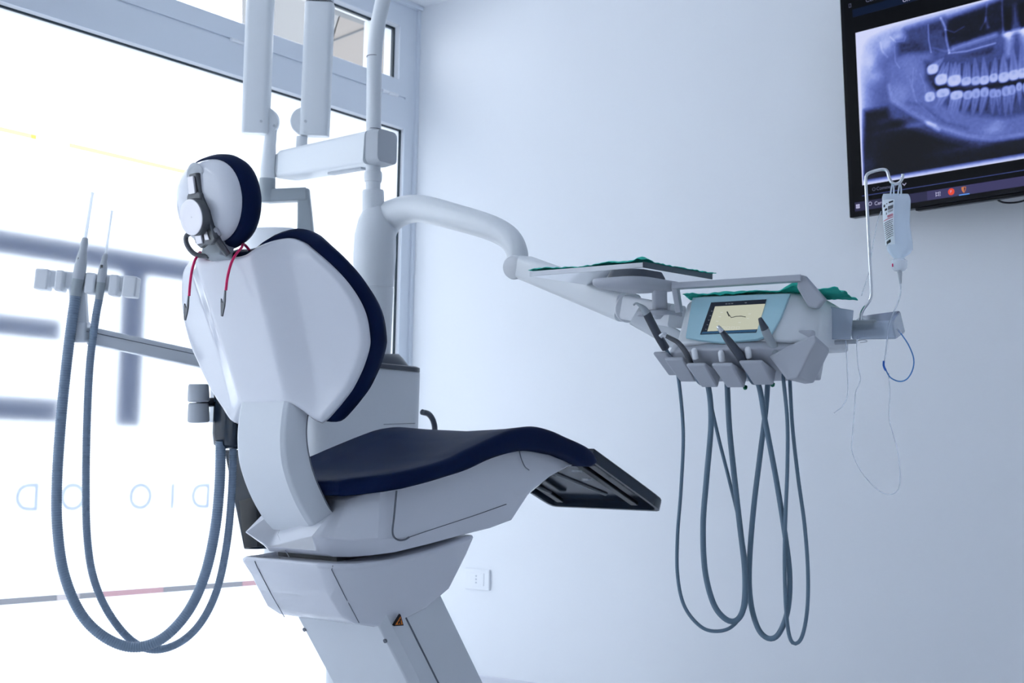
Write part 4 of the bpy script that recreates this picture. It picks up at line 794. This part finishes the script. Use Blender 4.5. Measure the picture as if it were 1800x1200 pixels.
# upper body: sections across x, profile in (y, z)
def prof(x, k, back):
    f0, f1 = 0.004+k*0.020, 0.074+k*0.014
    return [(x, f0, -0.046), (x, f1, 0.056-k*0.012), (x, f1+0.03, 0.062-k*0.012), (x, back, 0.060-k*0.012), (x, back, -0.045), (x, 0.06, -0.060)]
xs_ = [(-0.128, 1.3, 0.27), (-0.112, 0.5, 0.29), (-0.098, 0.10, 0.30), (-0.09, 0, 0.30), (0.085, 0, 0.30), (0.095, 0.10, 0.30), (0.115, 0.5, 0.30), (0.15, 1.2, 0.29), (0.165, 2.4, 0.27)]
obj('console_body', *loft([prof(*a) for a in xs_]), 'white2', con_, DF, smooth=35, bevel=0.006)
# face plane of the glass panel
pA, pB_, pT = np.array([0, 0.0, -0.043]), np.array([1, 0, 0]), np.array([0, 0.0725, 0.096]); pT = pT/np.linalg.norm(pT); pN = np.cross(pB_, pT); pN = pN/np.linalg.norm(pN)
if pN[1] > 0: pN = -pN
def face(px_, py_, n=0.0):
    o = DF.l(EYE); r = DF.l(ray(px_, py_)+DF.o); t = ((pA-o)@pN)/(r@pN); return o+t*r+pN*n
pan = obj('glass_panel', *prism([face(*q, -0.002) for q in ((1218, 525), (1300, 521), (1390, 518), (1374, 558), (1356, 590), (1330, 598), (1270, 603.5), (1230, 599), (1206, 594))], pN*0.006), 'aqua', con_, DF, bevel=0.001)
def fquad(name, pts, n, m_, par, lab=None): return obj(name, *prism([face(*q, n) for q in pts], pN*0.0006), m_, par, DF, smooth=0, label=lab)
M['lcd_dark'] = emat('lcd_dark', (0.016, 0.022, 0.036)); M['lcd_page'] = emat('lcd_page', (0.50, 0.52, 0.42)); M['lcd_blue'] = emat('lcd_blue', (0.03, 0.085, 0.17)); M['lcd_ink'] = emat('lcd_ink', (0.03, 0.035, 0.04)); M['lcd_pale'] = emat('lcd_pale', (0.58, 0.60, 0.55)); M['lcd_grey'] = emat('lcd_grey', (0.10, 0.12, 0.15))
scrn = fquad('touch_screen', ((1251, 534.4), (1348.3, 528.8), (1330.2, 586.8), (1231.6, 590.4)), 0.0043, 'lcd_dark', pan)
fquad('screen_page', ((1258, 541.8), (1346, 537.2), (1332.5, 581.5), (1244.5, 585.2)), 0.0050, 'lcd_page', scrn)
fquad('screen_footer', ((1236, 586.3), (1330.5, 582.4), (1329.5, 586), (1234, 589.6)), 0.0050, 'lcd_blue', scrn)
def fstroke(name, pts, r, m_, par): return obj(name, *tube([face(*q, 0.0058) for q in pts], r, 6), m_, par, DF)
fstroke('chair_drawing', ((1279.5, 551.5), (1281, 555), (1283, 559)), 0.0015, 'lcd_ink', scrn); fstroke('chair_drawing', ((1283, 557), (1286.5, 561.5), (1295, 559.5), (1304, 559), (1312, 560.5)), 0.0008, 'lcd_ink', scrn)
for x_, y_ in ((1270, 552.5), (1266.5, 560), (1262, 568), (1319, 555), (1316, 563), (1301, 570)): fstroke('screen_symbol', ((x_-2, y_), (x_+2, y_)), 0.0009, 'lcd_pale', scrn)
def ftext(nm, s, px_, py_, size, m_):
    o_ = face(px_, py_, 0.0056); v_, f_ = text_geo(s, size, o_, pB_, pT); obj(nm, v_, f_, m_, scrn, DF, smooth=0)
for x_, y_ in ((1278, 537.4), (1283, 537.1), (1288, 536.8), (1312, 535.5)): fstroke('title_mark', ((x_-1.6, y_), (x_+1.6, y_-0.1)), 0.0011, 'lcd_grey', scrn)
for x_ in (1273, 1281, 1289.5, 1298):
    c_ = face(x_, 579.5, 0.0056); obj('page_button', *join(boxg(c_+pT*0.003, (0.003, 0.0005, 0.0002), [pB_, pT, pN]), boxg(c_-pT*0.003, (0.003, 0.0005, 0.0002), [pB_, pT, pN]), boxg(c_+pB_*0.003, (0.0005, 0.003, 0.0002), [pB_, pT, pN]), boxg(c_-pB_*0.003, (0.0005, 0.003, 0.0002), [pB_, pT, pN])), 'lcd_pale', scrn, DF, smooth=0)
for k_ in range(5): fstroke('menu_mark', ((1251.5-k_*2.6, 550+k_*8), (1253.5-k_*2.6, 550+k_*8)), 0.0010, 'lcd_grey', scrn)
# holder sill below the panel and six instrument holders in a shallow arc
Q = np.array([0.08, 0.80, -0.60]); QN = np.array([0.0, -0.60, -0.80])
tips = [((1147, 622), 0.020), ((1167, 632), -0.004), ((1205, 642), -0.022), ((1250, 642), -0.030), ((1298, 637), -0.030), ((1352, 625), -0.018)]
T_ = [dn(*a, b_) for a, b_ in tips]
sill = [(x, y, z) for x, y, z in [T_[0], T_[1], T_[2], T_[3], T_[4], T_[5]]]
secs = []
for x, fy, bz in ((-0.150, 0.045, 0), (-0.115, 0.010, 0), (-0.06, -0.012, 0), (0.0, -0.020, 0), (0.06, -0.016, 0), (0.115, 0.008, 0), (0.142, 0.035, 0)):
    secs.append([(x, fy, -0.060), (x, fy+0.03, -0.040), (x, 0.11, -0.036), (x, 0.16, -0.06), (x, 0.12, -0.115), (x, fy+0.045, -0.098)])
obj('holder_sill', *loft(secs), 'grey', con_, DF, smooth=40, bevel=0.004)
Wd = [0.030, 0.040, 0.040, 0.042, 0.045, 0.066]
for i_, t_ in enumerate(T_[:5]):
    w_ = Wd[i_]; dx = 0.006 if i_ < 5 else 0.0
    a = [t_, t_+np.array([w_, -0.002 if i_ < 4 else 0.004, 0.0]), t_+np.array([w_+0.004, 0, 0])+Q*0.068, t_+np.array([0.010, 0, 0])+Q*0.068]
    b_ = [a[0]-QN*0.007, a[1]-QN*0.007, a[2]-QN*0.038, a[3]-QN*0.038]
    hld = obj('instrument_holder', *loft([a, b_]), 'grey', con_, DF, smooth=30, bevel=0.004)
    if i_ in (2, 3, 4): obj('catch_stud', *lathe([(0.006, -0.012), (0.0062, 0.0), (0.0058, 0.006), (0.0035, 0.0095)], dn(*{2: (1221, 620), 3: (1268, 624), 4: (1315, 618)}[i_], -0.014), (0, -0.45, 0.9), 16), 'outletw', hld, DF, smooth=60)
obj('right_cheek', *prism([dn(*q, 0.030) for q in ((1368, 600), (1392, 580), (1429, 579), (1432, 592), (1400, 640), (1368, 640))], np.array([0.006, 0.075, 0.0])), 'grey', con_, DF, smooth=30, bevel=0.005)
obj('instrument_holder', *loft([[dn(*q, v_) for q in ((1352, 626), (1388, 607), (1433, 588), (1435, 600), (1404, 664), (1384, 668))] for v_ in (-0.002, 0.012)]+[[dn(*q, -0.002)+np.array([0.012, 0.075, -0.012]) for q in ((1358, 626), (1390, 610), (1431, 593), (1432, 602), (1404, 658), (1386, 660))]]), 'grey', con_, DF, smooth=30, bevel=0.004)
for q in ((1310, 681), (1358, 676)): obj('green_led', *lathe([(0.0042, -0.003), (0.0042, 0.002), (0.0025, 0.004)], dn(*q, 0.035), (0, -0.6, -0.8), 14), mat('green_indicator_%d' % q[0], (0.0, 0.12, 0.06), 0.3, var=0.05), con_, DF)
# handle rail over the front
hl, hr = dn(1184, 503, 0.045), dn(1409, 489, 0.045)
def slab(a, b, w, t, up=(0, 0, 1)): return boxarm(a, b, t, w, t, w, 0.35, up=up)
rail = obj('handle_rail', *slab(hl, hr, 0.012, 0.0065), 'grey', con_, DF, smooth=40)
obj('rail_leg', *boxarm(hl+np.array([0.003, 0, 0.004]), dn(1194, 548, 0.062), 0.010, 0.006, 0.008, 0.006, 0.35, up=(0, 1, 0)), 'grey', rail, DF, smooth=40)
obj('rail_leg', *prism([hr+np.array([-0.006, 0, 0.007]), hr+np.array([0.004, 0, 0.006]), dn(1449, 525, 0.055), dn(1435, 542, 0.055), dn(1420, 539, 0.052), dn(1400, 505, 0.045)], np.array([0.003, 0.016, 0.0])), 'grey', rail, DF, smooth=30, bevel=0.003)
# plastic-covered pump at the back right corner
pump = obj('side_bracket', *boxg((0.195, 0.215, -0.002), (0.045, 0.045, 0.012)), 'grey2', con_, DF, bevel=0.004)
def yb(px_, py_): return dn(px_, py_, 0.17)
cov = obj('plastic_cover', *loft([[yb(1494, 568), yb(1569, 563), yb(1576, 596), yb(1497, 597)], [q+np.array([0.0, 0.10, 0.020]) for q in (yb(1494, 563), yb(1567, 553), yb(1577, 594), yb(1497, 597))]]), 'cover', con_, DF, bevel=0.004)
obj('flank_cover', *prism([dn(*q, 0.115) for q in ((1447, 545), (1455, 538), (1500, 545), (1495, 596), (1440, 596))], np.array([0.0, 0.004, 0])), 'cover', con_, DF, bevel=0.001)
sty = [dn(1452, 602, 0.14), dn(1505, 600, 0.14)]
so = obj('side_pen', *tube(sty, 0.0045, 12), 'knobgrey', con_, DF)
obj('pen_tip', *join(tube([dn(1440, 601.5, 0.14), dn(1452, 602, 0.14)], [0.0006, 0.0030], 8)), 'orange', so, DF)
obj('pen_hook', *tube(spline([dn(1505, 599, 0.14), dn(1518, 597, 0.14), dn(1524, 600, 0.14), dn(1512, 602, 0.14)], 6), 0.0010, 6), 'steel', so, DF)

# ------------------------------------------------------------------ instruments in the holders
def instrument(name, label, cat, base, body, m_body, hose, r_h, tip=None):
    pts = [dn(*b_[:3]) for b_ in body]; t = thing(name, label, cat, DF.w(pts[0]), DRZ, 'instruments in the console holders')
    obj('handle', *tube(spline(pts, 6), [b_[3] for b_ in body], 16), m_body, t, DF, smooth=50)
    if tip: obj('tip', *tube(spline([dn(*b_[:3]) for b_ in tip[0]], 6), [b_[3] for b_ in tip[0]], 12), tip[1], t, DF, smooth=50)
    hp_ = [pts[0], pts[0]+Q*0.05]+[dn(*h) for h in hose]
    obj('supply_tube', *tube(resample(spline(hp_, 12), 0.006), r_h, 12), 'hose2', t, DF, smooth=60)
    return t
instrument('air_water_syringe', 'square dark syringe with bent grey nozzle, far left of console', 'dental instrument', None,
    [(1170, 612, 0.020, 0.0085), (1158, 592, 0.0, 0.0085), (1144, 565, -0.02, 0.0085), (1136, 549, -0.03, 0.0085)], 'gun2',
    [(1193, 668, 0.055), (1201, 760, 0.06), (1197, 860, 0.06), (1191, 940, 0.06), (1191, 1010, 0.06), (1203, 1065, 0.06), (1232, 1101, 0.06), (1262, 1109, 0.06), (1290, 1098, 0.07), (1311, 1062, 0.08), (1312, 1000, 0.09), (1300, 920, 0.10), (1281, 840, 0.11), (1262, 765, 0.12), (1248, 700, 0.12), (1244, 668, 0.12)], 0.0036,
    ([(1137, 551, -0.030, 0.0085), (1131, 542, -0.035, 0.0062), (1124, 536, -0.038, 0.0034), (1118, 533, -0.04, 0.0022), (1113.5, 536, -0.04, 0.0018)], 'grey2'))
instrument('scaler_handpiece', 'curved steel handpiece leaning beside the dark syringe', 'dental instrument', None,
    [(1216, 642, 0.0, 0.0055), (1206, 620, -0.015, 0.0055), (1193, 603, -0.025, 0.0050), (1180, 595, -0.03, 0.0046), (1168, 589, -0.032, 0.0040)], 'gun',
    [(1244, 676, 0.05), (1250, 740, 0.05), (1242, 840, 0.05), (1236, 920, 0.05), (1239, 1000, 0.05), (1254, 1060, 0.05), (1276, 1088, 0.05), (1296, 1089, 0.055), (1308, 1062, 0.06), (1309, 1000, 0.07), (1300, 920, 0.08), (1290, 830, 0.09), (1282, 750, 0.10), (1278, 668, 0.10)], 0.0058,
    ([(1171, 590, -0.031, 0.0052), (1165, 588, -0.033, 0.0052), (1160, 592, -0.034, 0.0045)], 'chrome'))
instrument('turbine_handpiece', 'dark pointed handpiece leaning left in front of touch screen', 'dental instrument', None,
    [(1309, 640, -0.005, 0.0085), (1297, 620, -0.020, 0.0085), (1284, 603, -0.03, 0.0078), (1275, 591, -0.036, 0.0065), (1268, 581, -0.042, 0.0050)], 'gun2',
    [(1334, 678, 0.055), (1346, 745, 0.06), (1364, 840, 0.065), (1380, 940, 0.07), (1388, 1010, 0.07), (1385, 1070, 0.07), (1370, 1112, 0.07), (1352, 1122, 0.07), (1333, 1105, 0.075), (1320, 1060, 0.08), (1317, 1000, 0.085), (1324, 900, 0.09), (1336, 800, 0.10), (1346, 720, 0.10), (1350, 665, 0.10)], 0.0054,
    ([(1268.5, 582, -0.042, 0.0052), (1264.5, 576.5, -0.046, 0.0042), (1261.5, 573, -0.047, 0.0030)], 'chrome'))
instrument('micromotor_handpiece', 'grey handpiece with dark tip, rightmost in the console holders', 'dental instrument', None,
    [(1366, 622, 0.01, 0.0085), (1358, 606, 0.0, 0.0085), (1349, 589, -0.012, 0.0082), (1344, 577, -0.02, 0.0078)], 'grey2',
    [(1377, 664, 0.055), (1384, 740, 0.06), (1384, 820, 0.06), (1381, 900, 0.06), (1379, 980, 0.06), (1381, 1060, 0.06), (1387, 1115, 0.06), (1397, 1131, 0.06), (1410, 1118, 0.065), (1419, 1070, 0.07), (1420, 1000, 0.075), (1414, 920, 0.08), (1403, 840, 0.085), (1393, 750, 0.09), (1388, 662, 0.09)], 0.0038,
    ([(1344.5, 578, -0.02, 0.0080), (1340, 569, -0.026, 0.0062), (1337, 562, -0.03, 0.0046), (1335.5, 559, -0.03, 0.0036)], 'gun2'))

# ------------------------------------------------------------------ instrument tray and the green paper cloths
ZT = 1.31
A_, B2, C2 = PL(931, 485.5, 2, ZT), PL(1130, 470, 2, ZT), PL(1252, 491, 2, ZT); D2 = A_+C2-B2
tray = thing('instrument_tray', 'flat steel instrument tray left of the console', 'tray', (A_+C2)/2, 0.0)
def off(p, z): return np.array([p[0], p[1], p[2]+z])
tt = obj('tray_top', *prism([A_, B2, C2, D2], (0, 0, 0.0035)), 'mirror', tray, bevel=0.0006)
ex_ = (B2-A_)/np.linalg.norm(B2-A_); ey_ = (D2-A_)/np.linalg.norm(D2-A_)
def edge(p, q, m_, h=0.0105):
    t_ = (q-p)/np.linalg.norm(q-p); n_ = np.array([-t_[1], t_[0], 0]); cen = (A_+C2)/2
    if n_@(cen-p) < 0: n_ = -n_
    obj('tray_edge', *prism([p-n_*0.001, q-n_*0.001, q+n_*0.0015, p+n_*0.0015], (0, 0, h)), m_, tray, bevel=0.0006)
edge(A_, B2, 'outletw'); edge(B2, C2, 'trayshade', 0.0125); edge(C2, D2, 'outletw'); edge(D2, A_, 'outletw')
hb = P(1118, 500, 2.72)
obj('tray_holder', *loft([[hb+ex_*x*s_+ey_*y*s_+np.array([0, 0, z]) for x, y in rrect(0.062, 0.075, 0.035)] for z, s_ in ((-0.010, 0.86), (-0.004, 0.98), (0.004, 1.0), (0.007, 0.99))]), 'grey', tray, smooth=50)
obj('holder_pad', *loft([[hb+ex_*x*s_+ey_*y*s_+np.array([0, 0, z]) for x, y in rrect(0.048, 0.056, 0.03)] for z, s_ in ((0.006, 0.9), (0.014, 0.9), (0.026, 0.8))]), 'gun2', tray, smooth=50)
obj('holder_post', *boxarm(P(1159, 500, 2.74), P(1160, 552, 2.79), 0.016, 0.014, 0.016, 0.014, 0.35, up=tuple(FW)), 'grey', tray, smooth=40)
obj('holder_foot', *loft([[P(1160, 552, 2.79)+ex_*x*s_+ey_*y*s_+np.array([0, 0, z]) for x, y in rrect(0.036, 0.036, 0.02)] for z, s_ in ((-0.004, 1.0), (0.004, 1.0), (0.007, 0.8))]), 'grey', tray, smooth=50)
def cloth(name, label, o, X, Yv, LX, LY, bump, par=None, hang=0.006, seed=0, corners=()):
    o = np.asarray(o, float)
    def fn(a, b):
        p = o+X*(a*LX)+Yv*(b*LY); e = min(a, 1-a, b, 1-b)
        h = bump*(0.5+0.5*math.sin(a*9+seed+b*2))*(0.4+0.6*noise.noise(Vector((a*6+seed, b*6, 0.3))))+0.35*bump*noise.noise(Vector((a*22, b*22, seed)))
        h = max(h, -0.001)+0.0025
        if e < 0.02: h -= hang*(1-e/0.02)*(0.5+0.5*math.sin(a*14+b*14+seed))
        for ca, cb_, ch in corners: h += ch*math.exp(-((a-ca)**2+(b-cb_)**2)/0.004)
        return p+np.array([0, 0, h])
    return obj(name, *grid(fn, 90, 60), 'green', par, smooth=60, solid=0.0012)
ct = cloth('paper_cloth', '', A_-ex_*0.003-ey_*0.001+np.array([0, 0, 0.0105]), ex_, ey_, np.linalg.norm(B2-A_)+0.008, np.linalg.norm(D2-A_)+0.008, 0.008, seed=1.3, hang=0.001, corners=((0.95, 0.05, 0.010), (0.03, 0.05, 0.003)))
tag(ct, 'crumpled green paper cloth spread over the flat steel tray', 'cloth', 'green paper cloths')
Xd, Yd_ = np.array([math.cos(DRZ), math.sin(DRZ), 0]), np.array([-math.sin(DRZ), math.cos(DRZ), 0])
cc = cloth('paper_cloth', '', DF.w((-0.128, 0.068, 0.0575)), Xd, Yd_, 0.315, 0.190, 0.008, seed=4.1, hang=0.004, corners=((0.05, 0.04, 0.003), (0.72, 0.03, 0.014), (0.78, 0.06, 0.008)))
tag(cc, 'crumpled green paper cloth on top of the touch-screen console', 'cloth', 'green paper cloths')

# ------------------------------------------------------------------ drip stand and drip bag at the right end of the console
VP_ = 0.205
ivs = thing('drip_stand', 'bent steel rod with hook rising from the console corner', 'drip stand', DF.w(dn(1513, 560, VP_)), DRZ)
rod = [(1513, 566), (1514, 552), (1518, 543), (1526, 532), (1531, 521), (1531, 500), (1528.5, 450), (1526, 400), (1523.5, 350), (1522, 318), (1523.5, 308), (1530, 303), (1545, 298.5), (1555, 298), (1560, 302), (1563, 312), (1567, 320), (1574, 323), (1582, 320), (1586, 313), (1587, 306)]
obj('rod', *tube(spline([dn(*q, VP_) for q in rod], 6), 0.0032, 14), 'chrome', ivs, DF, smooth=60)
dbag = thing('drip_bag', 'clear drip bag with printed label hanging from steel hook', 'drip bag', DF.w(dn(1577, 470, VP_)), DRZ)
bl = [(1552, 1596, 340), (1550, 1599, 345), (1550, 1600.5, 352), (1550.5, 1600.5, 365), (1552, 1600, 380), (1554, 1600, 395), (1556, 1602, 410), (1558, 1604, 425), (1558, 1604.5, 437), (1562, 1599, 445), (1568, 1590, 451), (1573, 1588, 457)]
thk = [0.003, 0.006, 0.009, 0.012, 0.015, 0.017, 0.019, 0.020, 0.019, 0.015, 0.011, 0.009]
secs = []
for (x0, x1, y_), th in zip(bl, thk):
    a, b_ = dn(x0, y_, VP_), dn(x1, y_, VP_); c_ = (a+b_)/2; h_ = (b_-a)/2
    sk = 0.004*math.sin(y_*0.06); secs.append([c_+h_*math.cos(t)+np.array([0, th*math.sin(t)*(1+0.12*math.sin(3*t+y_*.08))+sk, 0]) for t in np.linspace(0, 2*PI, 28, endpoint=False)])
bg_ = obj('bag', *loft(secs), 'bag', dbag, DF, smooth=70)
for x_ in (1568, 1581): obj('hanging_loop', *tube(spline([dn(x_-3, 344, VP_), dn(x_-1, 330, VP_), dn(x_+1, 322, VP_+0.003), dn(x_+3, 330, VP_+0.003), dn(x_+3, 346, VP_)], 6), 0.0016, 8), 'bag', dbag, DF)
cp0, cp1 = dn(1581, 455, VP_), dn(1581, 476, VP_)
obj('port_cap', *lathe([(0.010, 0.0), (0.0155, 0.004), (0.0150, 0.018), (0.010, 0.024)], cp0, cp1-cp0, 24), 'suction', dbag, DF, smooth=50)
obj('spike', *tube([dn(1581, 474, VP_), dn(1582, 482, VP_), dn(1583, 498, VP_)], [0.0055, 0.0042, 0.0022], 12), 'knobgrey', dbag, DF, smooth=50)
obj('red_mark', *boxg(dn(1569, 466, VP_-0.012), (0.0012, 0.001, 0.0032)), 'pink', dbag, DF)
# printed label, curved with the bag's front
def lab(a, b_, n=0.0):                                # a across 0..1, b down 0..1
    y_ = 352+b_*80; x0 = 1552+b_*5; x1 = 1574+b_*3; q = dn(x0+(x1-x0)*a, y_, VP_); th = lerp(y_, [352, 365, 395, 425, 440], [0.009, 0.012, 0.017, 0.020, 0.019]); X0, X1 = lerp(y_, [p[2] for p in bl], [p[0] for p in bl]), lerp(y_, [p[2] for p in bl], [p[1] for p in bl])
    s_ = ((x0+(x1-x0)*a)-X0)/(X1-X0)*2-1; return q+np.array([0, -th*math.sqrt(max(0, 1-s_*s_))*1.12-0.0035-n+0.004*math.sin(y_*0.06), 0])
lb_ = obj('label', *grid(lab, 12, 30), mat('label_paper', (0.78, 0.84, 0.90), 0.6, var=0.02), dbag, DF, smooth=60)
def strip(a0, a1, b0, b1): return grid(lambda i, j: lab(a0+(a1-a0)*i, b0+(b1-b0)*j-0.10*(a0+(a1-a0)*i-0.5), 0.0006), 5, 3)
ink = [strip(0.10, 0.24, 0.085, 0.145), strip(0.34, 0.42, 0.075, 0.10), strip(0.55, 0.90, 0.06, 0.10), strip(0.20, 0.42, 0.19, 0.24)]
ink += [strip(0.50+0.06*k, 0.535+0.06*k, 0.16, 0.25) for k in range(7)]+[strip(0.50, 0.92, 0.275, 0.285), strip(0.5, 0.9, 0.30, 0.308), strip(0.32, 0.38, 0.29, 0.34)]
random.seed(9)
for k in range(9):
    b0 = 0.50+0.042*k; x = 0.12
    while x < 0.86:
        w_ = random.uniform(0.06, 0.18); ink.append(strip(x, min(0.9, x+w_), b0, b0+0.017)); x += w_+0.035
ink.append(strip(0.05, 0.62, 0.90, 0.965))
obj('label_print', *join(*ink), 'ink', lb_, DF, smooth=0)
obj('label_red_print', *join(strip(0.42, 0.92, 0.37, 0.388), strip(0.45, 0.94, 0.40, 0.418), strip(0.08, 0.94, 0.44, 0.456)), mat('red_print', (0.62, 0.10, 0.16), 0.6, var=0.05), lb_, DF, smooth=0)
# thin transparent infusion lines
line_t = thing('infusion_line', 'thin clear infusion tubing looped from the drip bag', 'tubing', DF.w(dn(1568, 600, 0.155)), DRZ)
def tb(nm, pts, r, m_): obj(nm, *tube(spline([dn(*q) for q in pts], 8), r, 8), m_, line_t, DF, smooth=60)
tb('tube', [(1583, 497, VP_), (1583, 515, VP_-.01), (1578, 532, 0.17), (1568, 555, 0.158), (1562, 575, 0.156), (1559, 600, 0.157), (1556, 625, 0.157), (1553.5, 640, 0.157)], 0.0015, 'tubing')
tb('flow_clip', [(1553.5, 634, 0.157), (1553.5, 643, 0.157), (1557, 651, 0.157)], 0.0022, 'blue')
tb('tube', [(1557, 650, 0.157), (1565, 663, 0.157), (1580, 670, 0.158), (1594, 666, 0.16), (1604, 650, 0.162), (1606, 630, 0.164), (1598, 608, 0.166), (1588, 592, 0.168), (1579, 580, 0.17)], 0.0013, 'bluetube')
tb('connector', [(1584, 586, 0.17), (1578, 577, 0.171)], 0.0024, 'suction')
tb('tube', [(1562, 656, 0.157), (1564, 690, 0.157), (1563, 735, 0.157), (1572, 770, 0.157), (1579, 800, 0.158), (1582, 835, 0.158), (1579, 860, 0.16), (1562, 869, 0.16), (1540, 858, 0.16), (1515, 830, 0.16), (1498, 795, 0.16), (1498, 770, 0.16), (1502, 720, 0.16), (1504, 690, 0.16), (1512, 668, 0.16), (1508, 640, 0.16), (1506, 610, 0.16), (1508, 590, 0.16)], 0.0011, 'tubing')
tb('tube', [(1487, 598, 0.13), (1489, 640, 0.13), (1490, 690, 0.13), (1482, 712, 0.13), (1466, 726, 0.13)], 0.0011, 'tubing')
tb('tube', [(1549, 371, VP_+0.02), (1541, 395, VP_+0.02), (1533, 440, VP_+0.02), (1527, 480, VP_+0.02), (1514, 520, VP_+0.02)], 0.0011, 'tubing')
for o_ in list(bpy.data.objects):
    if o_.get('label') == '': del o_['label']
bpy.context.view_layer.update()
